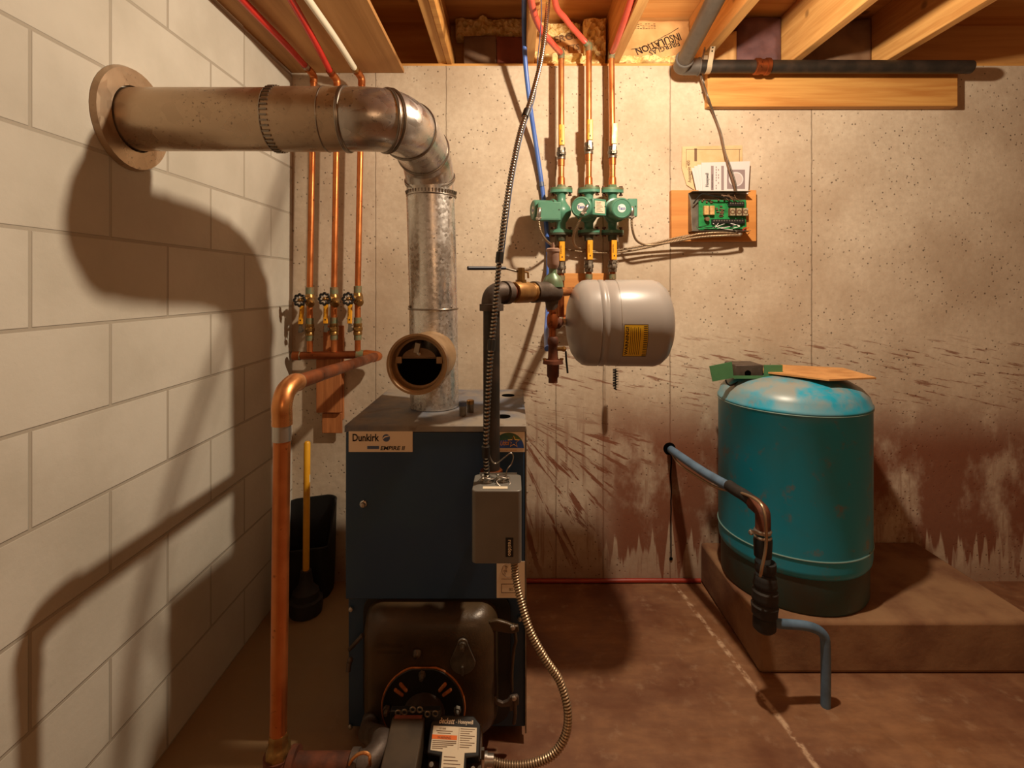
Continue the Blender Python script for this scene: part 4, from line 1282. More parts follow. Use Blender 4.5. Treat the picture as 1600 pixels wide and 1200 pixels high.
def pump(i, x, yc, motor, boxside, label):
    zc = P(0, 330, PY).z
    zt, zb = P(0, 297, PY).z, P(0, 364, PY).z
    t = thing('circulator_pump', (x, yc, zb - 0.012), label, 'pump', 'green circulator pumps')
    md = V(motor).normalized()
    sd = md.cross(UZ).normalized()
    fa, fd = (UX, -UY) if i == 0 else (sd, md)         # long axis of the oval flanges
    def oval(z0, z1, b, mi=0):
        pl = []
        for k in range(36):
            a = 2 * PI * k / 36
            rx, ry = 0.047, 0.030
            pl.append((math.copysign(abs(math.cos(a)) ** 0.9, math.cos(a)) * rx, math.sin(a) * ry))
        b.rings([[V((x, yc, z)) + fa * p[0] + fd * p[1] for p in pl] for z in (z0, z1)], mi)
    b = B()
    oval(zt - 0.012, zt, b); oval(zb, zb + 0.012, b)
    # volute: neck, ball, neck
    b.lathe([(zt - 0.012 - zc, 0.026), (zt - 0.020 - zc, 0.019), (0.045, 0.018), (0.030, 0.026), (0.015, 0.038), (0.0, 0.042), (-0.018, 0.040), (-0.034, 0.030), (-0.050, 0.019), (zb + 0.02 - zc, 0.019), (zb + 0.012 - zc, 0.026)], (x, yc, zc), (0, 0, 1), 24)
    obj('volute', b, M_GREEN, t, angle=45)
    b = B()
    oval(zt + 0.0005, zt + 0.009, b)
    b.lathe([(0.009, 0.020), (0.022, 0.017), (0.023, 0.0)], (x, yc, zt), (0, 0, 1), 8)
    obj('pipe_flange', b, mat('worn_green_flange', L('5d7a5a'), 0.45, 0.2, L('7d6a4c'), 18), t, angle=40)
    b = B()
    oval(zb - 0.009, zb - 0.0005, b)
    b.lathe([(-0.009, 0.020), (-0.034, 0.018), (-0.035, 0.0)], (x, yc, zb), (0, 0, 1), 8)
    obj('pipe_flange', b, mat('dark_green_flange', L('3c4a38'), 0.5, 0.2, L('4a4030'), 18), t, angle=40)
    b = B()
    for s_ in (-1, 1):
        for za, zc_ in ((zt - 0.024, zt + 0.016), (zb - 0.016, zb + 0.024)):
            q = V((x, yc, 0)) + fa * (0.036 * s_)
            b.cyl((q.x, q.y, za), (q.x, q.y, zc_), 0.004, seg=8)
            b.cyl((q.x, q.y, za), (q.x, q.y, za + 0.006), 0.008, seg=6)
            b.cyl((q.x, q.y, zc_ - 0.006), (q.x, q.y, zc_), 0.008, seg=6)
    pieces('flange_bolt', b, M_RUST, t)
    # motor can
    c = V((x, yc, zc))
    b = B().lathe([(0.030, 0.047), (0.040, 0.050), (0.044, 0.050), (0.046, 0.043), (0.118, 0.043), (0.124, 0.040), (0.126, 0.036), (0.124, 0.034), (0.124, 0.0)], c, md, 36)
    mo = obj('motor', b, M_GREEN, t, angle=40)
    e = c + md * 0.1243
    b = B().lathe([(0, 0.0), (0, 0.0165), (0.0006, 0.0165), (0.0006, 0.0)], e, md, 28)
    obj('badge', b, M_WHITE, mo)
    ur = UZ.cross(md).normalized()
    b = B().text('Taco', e + md * 0.0008 - ur * 0.0 + UZ * -0.0055, ur, UZ, 0.0175, align='CENTER', sx=0.8, bold=0.03)
    obj('badge_lettering', b, M_BLUEINK, mo)
    return t, c, md, sd
def pbox(t, c, size, u, v, w, plate=None):
    """junction box centred at c, axes u (wide) v (deep) and z"""
    m = Matrix((( u.x, v.x, 0, c.x), (u.y, v.y, 0, c.y), (u.z, v.z, 1, c.z), (0, 0, 0, 1)))
    h = [k / 2 for k in size]
    jb = obj('junction_box', B().box([-k for k in h], h, 0, m), M_GREEN, t, bevel=0.003)
    b = B()
    for s_ in (-1, 1):
        b.lathe([(0, 0.003), (0.0015, 0.003), (0.0015, 0)], c + u * (h[0] - 0.008) * s_ + v * -h[1] + V((0, 0, (h[2] - 0.012) * s_ * 0.2)), -v, 8)
    pieces('box_screw', b, M_INK, jb)
    return jb
PYC = PY - 0.0
# pump one: can pointing along the wall, box facing the viewer
t1, c1_, m1, s1 = pump(0, xs_[0], PYC, (-1, -0.25, 0), None, 'green pump with its motor pointing sideways towards the blue tube')
bx = P(858, 331, PY - 0.075)
pbox(t1, bx, (0.092, 0.045, 0.074), V((1, 0.0, 0)), V((0, 1, 0)), None)
obj('box_screw_cover', B().cbox(bx + V((0, -0.0232, 0)), (0.078, 0.0012, 0.062)), M_GREEN, t1)
# pump two: can facing the viewer and turned aside
t2, c2_, m2, s2 = pump(1, xs_[1], PYC, (-0.42, -1, 0), None, 'middle green pump with round motor end and a side box carrying a pale rating plate')
bx2 = P(930, 325, PY - 0.085)
u2, v2 = V((0.86, 0.5, 0)).normalized(), V((-0.5, 0.86, 0)).normalized()
jb2 = pbox(t2, bx2, (0.070, 0.055, 0.066), u2, v2, None)
fcn = bx2 - v2 * 0.0277
mm = Matrix(((u2.x, v2.x, 0, fcn.x), (u2.y, v2.y, 0, fcn.y), (0, 0, 1, fcn.z), (0, 0, 0, 1)))
rp = obj('rating_plate', B().box((-0.024, -0.0006, -0.024), (0.026, 0.0004, 0.024), 0, mm), M_CREAM, t2)
b = B()
for k in range(6):
    b.box((-0.018, -0.0010, 0.012 - k * 0.006), (0.004 + (k % 3) * 0.006, -0.0007, 0.0135 - k * 0.006), 0, mm)
b.text('DANGER', fcn - v2 * 0.0009 + u2 * -0.02 + UZ * 0.0165, u2, UZ, 0.0065)
obj('plate_print', b, M_BROWNINK, rp)
# pump three: can facing the viewer, box behind it
t3, c3_, m3, s3 = pump(2, xs_[2], PYC, (0.10, -1, -0.05), None, 'green pump facing the room with its small box towards the relay panel')
bx3 = P(986, 326, PY - 0.03)
pbox(t3, bx3, (0.038, 0.06, 0.074), V((1, 0, 0)), V((0, 1, 0)), None)
# box connectors and conduits to the relay box
def connector(t, p, d):
    b = B().tube([V(p), V(p) + V(d) * 0.4 + V((0, -0.006, 0)), V(p) + V(d)], 0.0085, 12, smooth=4)
    b.lathe([(0, 0.010), (0.006, 0.010), (0.006, 0.007)], V(p) + V(d), V(d), 10)
    b.cbox(V(p) + V(d) * 0.95 + V((0, -0.003, 0)), (0.022, 0.012, 0.005))
    obj('cable_connector', b, M_STEEL, t)
k1 = P(843, 326, PY - 0.10); k2 = P(919, 320, PY - 0.115); k3 = P(987, 324, PY - 0.066)
obj('end_cover', B().lathe([(0, 0.030), (0.010, 0.031), (0.012, 0.026), (0.013, 0)], P(846, 331, PY - 0.06) + V((0.006, 0, -0.006)), (-1, -0.1, 0), 24), M_IRON, t1)
connector(t1, k1, (-0.004, 0.0, -0.040)); connector(t2, k2, (-0.020, 0.0, -0.034)); connector(t3, k3, (0.0, 0.0, -0.040))
RB = [P(1113, 363, WY - 0.062), P(1150, 362, WY - 0.062), P(1156, 366, WY - 0.075)]
conduit('pump_cable', [k1 + V((-0.004, 0, -0.040)), P(845, 362, PY - 0.09), P(856, 378, PY - 0.05), P(872, 386, PY + 0.030), P(905, 393, PY + 0.036), P(960, 395, PY + 0.03), P(1015, 386, PY + 0.025), P(1060, 374, PY + 0.0), P(1090, 366, WY - 0.082), RB[0] + V((0, -0.002, -0.004))], 0.0052,
        'ribbed tan cable from the sideways pump, dipping behind the yellow levers to the relay box', 'cable', 0.0062, 'pump cables', M_CONDTAN)
conduit('pump_cable', [k2 + V((-0.020, 0, -0.034)), P(898, 362, PY - 0.07), P(896, 378, PY - 0.02), P(906, 388, PY + 0.036), P(945, 393, PY + 0.046), P(1010, 383, PY + 0.034), P(1065, 370, PY + 0.005), P(1110, 364, WY - 0.085), RB[1] + V((0, -0.004, -0.006))], 0.0052,
        'ribbed tan cable looping down from the middle green pump to the relay box', 'cable', 0.0062, 'pump cables', M_CONDTAN)
conduit('pump_cable', [k3 + V((0, 0, -0.040)), P(988, 358, PY - 0.055), P(995, 376, PY - 0.03), P(1012, 383, PY - 0.005), P(1040, 380, PY - 0.002), P(1090, 371, PY - 0.010), P(1130, 368, WY - 0.088), RB[2] + V((0, -0.004, -0.004))], 0.0052,
        'ribbed tan cable hooking down from the pump nearest the relay box', 'cable', 0.0062, 'pump cables', M_CONDTAN)
# lower isolation valves
for i, px in enumerate((880, 919, 959)):
    x = xs_[i]
    zt = P(0, 364, PY).z - 0.0365
    vz = P(0, (418, 416, 416)[i], PY).z
    t = thing('isolation_pipe', (x, PY, P(0, 500, PY).z), labs_l[i], 'copper pipe', 'lower pump lines')
    b = B().cyl((x, PY, vz + 0.02), (x, PY, zt), 0.0125, seg=18)
    b.cyl((x, PY, vz - 0.02), (x, PY, P(0, 500, PY).z), 0.0125, seg=18)
    pieces('pipe', b, M_COPDARK, t)
    b = B().lathe([(0, 0.0155), (0.022, 0.0155)], (x, PY, vz - 0.055), (0, 0, 1), 16)
    pieces('sweat_adapter', b, M_SOLDER, t)
    level_valve(t, x, PY, vz, M_YELLOW, True, M_DULLSTEEL, 0.0, hl=0.080)
    if i == 2:
        obj('key_ring', B().ring((x + 0.002, PY - 0.046, vz + 0.012), (0, 1, 0), 0.012, 0.0012, 20, 6), M_STEEL, t)
t = thing('pump_manifold', P(900, 500, PY), 'copper header pipe joining the lower pump lines behind the expansion tank', 'copper pipe')
zz = P(0, 500, PY).z
obj('pipe', B().cyl((xs_[0] - 0.04, PY, zz), (xs_[2] + 0.06, PY, zz), 0.016, seg=18), M_COPDARK, t)
obj('wall_clip', B().box((xs_[0] + 0.04, PY, zz - 0.02), (xs_[0] + 0.06, WY - 0.024, zz + 0.02)), M_COPDARK, t)

# wire, hanging brush and probe
bx_ = P(962, 420, PY - 0.05)
hb = thing('flue_brush', P(962, 608, PY - 0.05), 'small black spiral brush hanging on a wire below the grey tank', 'brush')
obj('hanging_wire', B().tube([bx_, P(962, 500, PY - 0.05), P(962, 574, PY - 0.05)], 0.0012, 6), M_STEEL, hb)
b = B()
top, bot = P(962, 576, PY - 0.05), P(962, 609, PY - 0.05)
b.cyl(top, bot, 0.0025, seg=8)
for k in range(260):
    f = k / 260
    p = top.lerp(bot, f)
    a = f * 2 * PI * 8
    d = V((math.cos(a), math.sin(a), 0.25 * math.sin(k * 3.1)))
    b.tube([p, p + d * (0.012 if f < 0.85 else 0.012 - 0.04 * (f - 0.85))], 0.0008, 3)
obj('bristles', b, M_RUBBER, hb)
tag(obj('probe_rod', B().tube([P(884, 549, 1.74), P(885, 565, 1.74), P(887, 583, 1.74)], 0.0035, 8), M_BLACK), 'short thin black rod sticking down below the copper fittings and grey tank', 'rod')

# ------------------------------------------------------------------ three zone returns by the block wall
LY = WY - 0.072
ltop = ((490, 100), (527, 108), (565, 104))
lval = ((484, 468), (522, 468), (559, 466))
labs = ('copper return pipe with drain valve and shaded yellow lever in the block wall corner',
        'middle copper return pipe with handwheel drain valve and shaded yellow lever',
        'copper return pipe with handwheel drain valve and bright yellow lever beside the flue')
hzz_ = P(0, 556, LY).z
for i in range(3):
    xb, xt = P(lval[i][0], 0, LY).x, P(ltop[i][0], 0, LY).x
    zt = P(0, ltop[i][1] + 26, LY).z
    zv = P(0, lval[i][1], LY).z
    zb = P(0, (515, 514, 514)[i], LY).z
    t = thing('return_riser', (xb, LY, hzz_ + 0.016), labs[i], 'copper pipe', 'zone return pipes')
    b = B().cyl((xb, LY, zv + 0.03), (xt, LY, zt), 0.0125, seg=20)
    b.cyl((xb, LY, zb + 0.03), (xb, LY, zv - 0.02), 0.0125, seg=18)
    b.cyl((xb, LY, hzz_ + 0.0165), (xb, LY, zb - 0.02), 0.0125, seg=18)
    pieces('pipe', b, M_COPPER, t)
    b = B().tube([(xt, LY, zt - 0.01), (xt, LY, zt + 0.015), (xt - 0.004, LY - 0.012, zt + 0.028), (xt - 0.010, LY - 0.035, zt + 0.034)], 0.0152, 16, smooth=4)
    obj('top_elbow', b, M_COPPER, t)
    b = B().lathe([(0, 0.0165), (0.028, 0.0165), (0.030, 0.013)], (xb, LY, zv + 0.022), (0, 0, 1), 16)
    b.lathe([(0, 0.0155), (0.024, 0.0155)], (xb, LY, zb + 0.024), (0, 0, 1), 16)
    b.lathe([(0, 0.0155), (0.024, 0.0155)], (xb, LY, zb - 0.046), (0, 0, 1), 16)
    pieces('soldered_joint', b, M_SOLDER, t)
    # drain valve reaching out sideways to a black handwheel
    dv_ = obj('drain_valve', B().lathe([(-0.026, 0.014), (-0.016, 0.019), (0.0, 0.023), (0.016, 0.019), (0.026, 0.015)], (xb, LY, zv), (0, 0, 1), 16), M_BRASS, t)
    wc = P((468, 507, 544)[i], (469, 467, 467)[i], LY - 0.088)
    hub = V((xb - 0.008, LY - 0.022, zv + 0.002))
    wd = (wc - hub).normalized()
    b = B().lathe([(0.0, 0.015), (0.018, 0.014), (0.02, 0.011), (0.034, 0.011), (0.036, 0.007), ((wc - hub).length, 0.006)], hub, wd, 12)
    b.lathe([(0, 0.015), (0.02, 0.017), (0.036, 0.016), (0.038, 0.012), (0.05, 0.012), (0.05, 0)], (xb + 0.010, LY - 0.016, zv - 0.004), (0.35, -0.9, -0.35), 14)
    obj('valve_outlet', b, M_BRASS, dv_)
    b = B()
    wdn = V((-0.10, -0.99, 0.05)).normalized()
    u = UZ.cross(wdn).normalized(); w = wdn.cross(u)
    pts = [wc + (u * math.cos(a) + w * math.sin(a)) * (0.0215 + 0.0028 * math.cos(8 * a)) for a in [2 * PI * k / 64 for k in range(64)]]
    b.tube(pts, 0.0047, 8, closed=True)
    for k in range(4):
        a = 2 * PI * k / 4 + 0.5
        b.tube([wc - wdn * 0.001 + (u * math.cos(a) + w * math.sin(a)) * 0.006, wc + (u * math.cos(a) + w * math.sin(a)) * 0.0195], 0.0026, 6)
    obj('handwheel', b, M_BLACK, dv_)
    b = B().lathe([(-0.004, 0.008), (0.003, 0.008), (0.006, 0.005), (0.007, 0)], wc, wdn, 12)
    obj('wheel_nut', b, M_BRASS, dv_)
    bvl = level_valve(t, xb, LY, zb, M_YELLOW, True, M_BRASS, (0.10, 0.03, 0.03)[i], hl=0.080, gw=0.019, gy=-0.036)
    for ch in bvl.children:
        if ch.name.startswith(('valve_grip', 'grip_print', 'valve_lever')):
            ch.location = V(ch.location) + V((-0.022 - 0.003 * (i == 0), -0.004, 0))
t = thing('return_header', P(510, 556, LY), 'horizontal dull copper header joining the three return pipes', 'copper pipe')
h0_, h1_ = P(458, 556, LY), P(568, 554, LY)
obj('pipe', B().tube([h0_, h1_], 0.0165, 20), M_COPDARK, t)
b = B().lathe([(-0.003, 0.0), (-0.003, 0.014), (0.0, 0.0185), (0.028, 0.0185), (0.028, 0.0168)], h0_, (1, 0, 0), 20)
obj('end_cap', b, M_COPDARK, t)
b = B().ring(h0_ + V((0.030, 0, 0)), (1, 0, 0), 0.0168, 0.002, 20, 6)
b.lathe([(-0.03, 0.017), (-0.028, 0.0195), (0.0, 0.0195), (0.002, 0.017)], h1_, (1, 0, 0), 20)
pieces('solder_ring', b, M_SOLDER, t)
# main copper return coming forward to the floor
m0 = P(590, 557, LY - 0.015)
t = thing('main_return_pipe', (-0.503, 1.12, 0.28), 'thick copper pipe running forward from the wall header then down before the block wall', 'copper pipe')
e0 = P(444, 615, 1.16); 
m1 = V((-0.503, 1.18, P(0, 607, 1.12).z)); m2 = V((-0.503, 1.12, m1.z - 0.06))
obj('sloping_run', B().tube([m0 + V((-0.008, 0, 0)), m1], 0.0178, 20), M_COPDARK, t)
b = B().tube([h1_ + V((0.003, 0, 0)), h1_ + V((0.02, 0, 0)), m0 + V((-0.004, 0.012, 0)), m0 + V((-0.006, -0.012, 0)), m0 + V((-0.008, -0.04, 0.001))], 0.0195, 16, smooth=4)
obj('wall_elbow', b, M_COPPER, t)
dirm = (m1 - m0).normalized()
b = B().tube([m1 - dirm * 0.02, m1 + dirm * 0.005, m1 + V((0, -0.042, -0.010)), m1 + V((0, -0.060, -0.035)), m2 + V((0, 0, -0.0)), m2 - V((0, 0, 0.02))], 0.0215, 22, smooth=6)
obj('elbow', b, M_COPBR, t)
b = B().ring(m1 - dirm * 0.022, dirm, 0.0188, 0.0028, 22, 6)
obj('solder_ring', b, M_SOLDER, t)
b = B().lathe([(0, 0.0195), (0.035, 0.0192)], m2 - V((0, 0, 0.054)), (0, 0, 1), 22)
obj('tinned_band', b, M_STEEL, t)
zbot = P(0, 1150, 1.12).z
obj('drop_run', B().cyl((-0.503, 1.12, m2.z - 0.02), (-0.511, 1.12, zbot), 0.0178, seg=24), M_COPPER, t)
b = B().lathe([(0, 0.019), (0.008, 0.0215), (0.014, 0.020), (0.022, 0.022), (0.03, 0.024), (0.034, 0.027), (0.050, 0.027), (0.054, 0.022)], (-0.511, 1.12, zbot + 0.008), (0, 0, -1), 8)
obj('brass_adapter', b, M_BRASS, t)
# black iron return along the floor into the boiler
t = thing('iron_return_pipe', (-0.4, 1.12, 0.2), 'rusty brown iron pipe running low from the thick copper pipe to the boiler', 'pipe')
zi = P(0, 1196, 1.12).z
b = B().tube([(-0.512, 1.12, zbot - 0.040), (-0.512, 1.12, zi - 0.035)], [0.030, 0.030], 22)
b.lathe([(0.0, 0.031), (0.025, 0.031), (0.026, 0.036), (0.040, 0.036), (0.041, 0.024)], (-0.512, 1.12, zi), (1, 0, 0), 22)
obj('tee', b, M_RUST, t)
b = B().cyl((-0.475, 1.12, zi), (-0.345, 1.12, zi), 0.0245, seg=22)
obj('pipe', b, M_RUST, t)
b = B().lathe([(0, 0.031), (0.016, 0.031), (0.017, 0.027)], (-0.352, 1.12, zi), (1, 0, 0), 22)
b.tube([(-0.345, 1.12, zi), (-0.315, 1.125, zi + 0.002), (-0.298, 1.15, zi + 0.006), (-0.298, 1.18, zi + 0.004)], 0.0265, 18, smooth=5)
b.tube([(-0.298, 1.18, zi + 0.004), P(574, 1145, 1.30), P(580, 1122, 1.395)], [0.0235, 0.0225, 0.0225], 18)
obj('boiler_nipple', b, M_IRON, t)
b = B().cyl((-0.512, 1.12, 0.0), (-0.512, 1.12, zi - 0.035), 0.022, seg=18)
obj('support_leg', b, M_RUST, t)

# ------------------------------------------------------------------ tubing under the ceiling
def pex(pts, r, m, label, tipm, group='zone tubing', name='zone_tube'):
    o = obj(name, B().tube(pts, r, 14, smooth=8), m)
    tag(o, label, 'tube', group)
    a, c = V(pts[-1]), V(pts[-2])
    d = (a - c).normalized()
    b = B().lathe([(-0.018, r * 1.05), (-0.018, r * 1.22), (0.004, r * 1.22), (0.014, r * 1.0)], a, d, 14)
    obj('crimp_ring', b, tipm, o)
    return o
zp = 2.192
def lt(i):
    xt = P(ltop[i][0], 0, LY).x; zt = P(0, ltop[i][1] + 26, LY).z
    return V((xt - 0.012, LY - 0.048, zt + 0.037))
def run(i, far):
    a = lt(i)
    f = atz(far[0], far[1], 2.183)
    m = f.lerp(a, 0.5) + V((0.004, 0, 0))
    g = f + (f - a) * 1.2
    g.z = 2.186
    return [g, f, m, a]
def atz(px, py, z):
    Y = (z - CAMZ) * 800 / (447 - py)
    return P(px, py, Y)
pex(run(0, (400, 22)), 0.0118, M_REDPEX, 'red tube under the plywood sheet running to the copper pipe in the wall corner', M_STEEL)
pex(run(1, (455, 0)), 0.0118, M_REDPEX, 'red tube under the plywood sheet between another red tube and the white one', M_COPDARK)
pex(run(2, (482, 0)), 0.0122, M_WHITEPEX, 'white tube under the plywood sheet running to the copper pipe beside the flue', M_BRASS)
def rt(i, dz=0.012):
    return V((xs_[i] + (-0.002, -0.002, -0.003)[i], PY, P(0, (88, 76, 88)[i], PY).z + 0.014))
a = rt(0); pex([atz(812, -160, 2.232), atz(829, -4, 2.232), atz(843, 42, 2.228), atz(861, 66, 2.205), a], 0.0118, M_REDPEX_LIT, 'red tube beside the black ribbed cable bending down to the first pump riser', M_SOLDER)
a = rt(1); pex([V((0.125, 1.35, 2.36)), P(866, -6, 1.86), P(884, 30, 2.02), P(905, 55, 2.12), a], 0.0118, M_REDPEX_LIT, 'red tube above the middle green pump bending down to its riser', M_SOLDER)
a = rt(2); pex([V((0.408, 1.3, 2.335)), V((0.411, 1.773, 2.268)), V((0.411, 1.907, 2.25)), V((0.412, 2.03, 2.243)), a], 0.0118, M_REDPEX_LIT, 'red tube along the joist side bending down to the riser with the whitish lever', M_SOLDER)
o = obj('water_tube', B().tube([V((0.035, 1.35, 2.36)), P(819, 0, 1.95), P(819, 45, 2.06), P(821, 100, 2.10), P(829, 170, 2.15), P(838, 230, 2.19), P(848, 300, 2.2085), P(855, 370, 2.2085), P(857, 420, 2.19), P(856, 480, 2.06), P(854, 520, 1.85), P(855, 545, 1.70)], 0.0098, 14, smooth=8), M_BLUEPEX)
tag(o, 'blue tube slanting down the concrete wall behind the sideways pump', 'tube')
b = B()
cpx = P(846, 288, 2.206)
b.lathe([(-0.010, 0.0115), (0.010, 0.0115)], cpx, (0.12, 0, -1), 14)
obj('tube_mark', b, M_PURPLE, o)

# ------------------------------------------------------------------ boards behind the return pipes
t = thing('pipe_backing', P(516, 600, WY), 'two reddish boards fixed one over the other on the wall behind the copper header', 'board')
a, c = P(505, 565, WY - 0.02), P(536, 509, WY - 0.02)
obj('upper_board', B().box((a.x, WY - 0.022, a.z - 0.25), (c.x, WY - 0.001, c.z)), M_REDWOOD, t, bevel=0.002)
a, c = P(494, 645, WY - 0.045), P(532, 559, WY - 0.045)
obj('front_board', B().box((a.x, WY - 0.046, a.z), (c.x, WY - 0.0225, c.z)), M_REDWOOD, t, bevel=0.002)
a, c = P(503, 677, WY - 0.03), P(536, 640, WY - 0.03)
obj('lower_board', B().box((a.x, WY - 0.030, a.z), (c.x - 0.004, WY - 0.0225, P(0, 646, WY - 0.03).z)), M_REDWOOD, t, bevel=0.002)

# ------------------------------------------------------------------ plunger and black bin in the corner
pl_ = thing('plunger', P(478, 940, 2.01), 'plunger with a yellow handle and black rubber cup in the dark wall corner', 'plunger')
q = V((P(478, 0, 2.01).x, 2.01, 0.0))
b = B().lathe([(0.0, 0.052), (0.002, 0.060), (0.03, 0.064), (0.055, 0.062), (0.060, 0.052), (0.085, 0.050), (0.095, 0.040), (0.110, 0.028), (0.135, 0.024), (0.165, 0.020), (0.168, 0.0)], q, (0, 0, 1), 28)
obj('cup', b, M_RUBBER, pl_)
top = P(480, 692, 2.025)
b = B().tube([q + V((0, 0, 0.15)), top, top + V((0, 0, 0.006))], [0.0125, 0.0125, 0.008], 16)
h = obj('handle', b, M_YELWOOD, pl_)
pz = P(0, 752, 2.03).z
b = B().lathe([(0, 0.0128), (0.03, 0.0128)], q.lerp(top, (pz - 0.0) / top.z), (top - q).normalized(), 16, caps=False)
obj('handle_sticker', b, M_CREAM, h)
bn = thing('black_bin', (-0.80, 2.13, 0.0), 'tall black bin with a scooped rim standing in the dark wall corner', 'bin')
b = B()
bxc, byc = (P(430, 0, 2.12).x + P(519, 0, 2.12).x) / 2, 2.146
bw = (P(519, 0, 2.12).x - P(430, 0, 2.12).x) / 2
zt_ = P(0, 787, 2.13).z
pl2 = rrect(bw, 0.072, 0.05, 8)
def rimz(x, y): return zt_ - 0.03 * max(0.0, (-x / bw)) - (0.16 if y < 0 else 0.0) * min(1.0, -y / 0.05)
rings_ = [[V((bxc + x * k, byc + y * k, z)) for x, y in pl2] for k, z in ((0.90, 0.0), (0.92, 0.02), (0.96, 0.15))]
rings_.append([V((bxc + x, byc + y, rimz(x, y))) for x, y in pl2])
rings_.append([V((bxc + x * 0.94, byc + y * 0.92, rimz(x, y) - 0.003)) for x, y in pl2])
rings_.append([V((bxc + x * 0.86, byc + y * 0.86, 0.03)) for x, y in pl2])
b.rings(rings_)
obj('bin_body', b, M_BIN, bn, angle=50)
b = B()
rim = [V((bxc + x * 0.98, byc + y * 0.97, rimz(x, y))) for x, y in pl2]
b.tube(rim, 0.004, 6, closed=True)
obj('bin_rim', b, M_BIN, bn)

M_TRANS = mat('yellow_core', L('c9a56a'), 0.5, 0.0, L('a87f48'), 60)
M_RELAY = mat('relay_case', L('a89a7c'), 0.35, 0.0, L('8d8064'), 60)
# ------------------------------------------------------------------ relay panel on its board
a, c = P(1049, 377, WY - 0.03), P(1182, 297, WY - 0.03)
t = thing('relay_board', ((a.x + c.x) / 2, WY - 0.02, a.z), 'orange plywood panel on the concrete wall carrying the relay box', 'board')
obj('panel', B().box((a.x, WY - 0.030, a.z), (c.x, WY - 0.001, c.z)), M_ORWOOD, t, bevel=0.002)
rb = thing('relay_box', P(1122, 362, WY - 0.05), 'open grey relay box with a green circuit board on the orange panel', 'relay box')
a, c = P(1079, 362, WY - 0.055), P(1169, 300, WY - 0.055)
x0, x1, z0, z1 = a.x, c.x, a.z, c.z
yb0, yb1 = WY - 0.031, WY - 0.080
b = B().box((x0, yb0 - 0.002, z0), (x1, yb0, z1))
b.box((x0, yb1, z1 - 0.002), (x1, yb0 - 0.002, z1))
b.box((x0, yb1, z0), (x1, yb0 - 0.002, z0 + 0.002))
b.prism([(0, 0), (-0.047, 0), (-0.030, 0.12), (0, z1 - z0)], (x0, yb0, z0), (0, 1, 0), UZ, -0.002)
obj('enclosure', b, M_DULLSTEEL, rb)
bx0, bx1, bz0, bz1 = x0 + 0.038, x1 - 0.004, z0 + 0.012, z1 - 0.032
cb = obj('circuit_board', B().box((bx0, yb0 - 0.014, bz0), (bx1, yb0 - 0.012, bz1)), M_PCB, rb)
yc = yb0 - 0.014
b = B()
for px in (1102, 1111):
    q = P(px, 329, yc)
    b.box((q.x - 0.0105, yc - 0.018, q.z - 0.020), (q.x + 0.0085, yc, q.z + 0.018))
pieces('transformer', b, M_TRANS, cb, bevel=0.001)
b = B()
for k in range(3):
    q = P(1142 + k * 10, 332, yc)
    b.box((q.x - 0.012, yc - 0.020, q.z - 0.016), (q.x + 0.010, yc, q.z + 0.016))
pieces('relay', b, M_RELAY, cb, bevel=0.001)
b = B()
for (p0_, p1_, py) in ((1137, 1161, 319), (1111, 1162, 346)):
    q0_, q1_ = P(p0_, py, yc), P(p1_, py, yc)
    b.box((q0_.x, yc - 0.012, q0_.z - 0.010), (q1_.x, yc, q0_.z + 0.008))
pieces('terminal_strip', b, M_BLACK, cb)
b = B()
for (p0_, p1_, py, n_) in ((1138, 1160, 318.5, 6), (1112, 1160, 345.5, 12)):
    for k in range(n_):
        q = P(p0_ + (p1_ - p0_) * (k + 0.5) / n_, py, yc)
        b.lathe([(0, 0.0032), (0.0135, 0.0032), (0.0135, 0)], (q.x, yc, q.z), (0, -1, 0), 8)
pieces('terminal_screw', b, M_STEEL, cb)
b = B()
random.seed(11)
for k in range(16):
    px, py = random.uniform(1118, 1134), random.uniform(322, 340)
    q = P(px, py, yc)
    b.cbox((q.x, yc - 0.003, q.z), (0.010, 0.005, 0.004), rot=(0, random.choice((0, PI / 2)), 0))
for k in range(9):
    q = P(random.uniform(1096, 1134), random.uniform(312, 318), yc)
    b.cbox((q.x, yc - 0.004, q.z), (0.006, 0.007, 0.006))
q = P(1103, 343, yc)
b.lathe([(0, 0.009), (0.020, 0.009), (0.021, 0)], (q.x, yc, q.z), (0, -1, 0), 14)
pieces('board_component', b, M_BROWNINK, cb)
b = B()
for k in range(3):
    q = P(1142 + k * 10, 332, yc)
    b.ring((q.x - 0.001, yc - 0.0205, q.z), (0, 1, 0), 0.008, 0.0022, 16, 6)
    b.box((q.x - 0.0125, yc - 0.021, q.z - 0.016), (q.x - 0.0105, yc - 0.001, q.z + 0.016))
pieces('relay_coil', b, M_BROWNINK, cb)
random.seed(3)
def wires(n, m, x_a, x_b, za, zb_, name):
    b = B()
    for k in range(n):
        f = k / max(1, n - 1)
        p = V((x_a[0] + (x_a[1] - x_a[0]) * f, yc - 0.010, za + random.uniform(-.003, .003)))
        q = V((x_b[0] + (x_b[1] - x_b[0]) * random.random(), yc - 0.016, zb_ + random.uniform(-.004, .004)))
        md_ = (p + q) / 2 + V((random.uniform(-.02, .02), -0.016, random.uniform(-.012, .004)))
        b.tube([p, md_, q], 0.0013, 5, smooth=6)
    pieces(name, b, m, rb)
zs = P(0, 350, yc).z
X = lambda p: P(p, 0, yc).x
wires(7, M_PCB, (X(1090), X(1150)), (X(1085), X(1160)), z0 + 0.012, z0 + 0.018, 'green_wire')
wires(6, M_WHITE, (X(1112), X(1158)), (X(1085), X(1150)), zs, z0 + 0.010, 'white_wire')
wires(7, M_BLACK, (X(1112), X(1160)), (X(1082), X(1130)), zs, z0 + 0.02, 'black_wire')
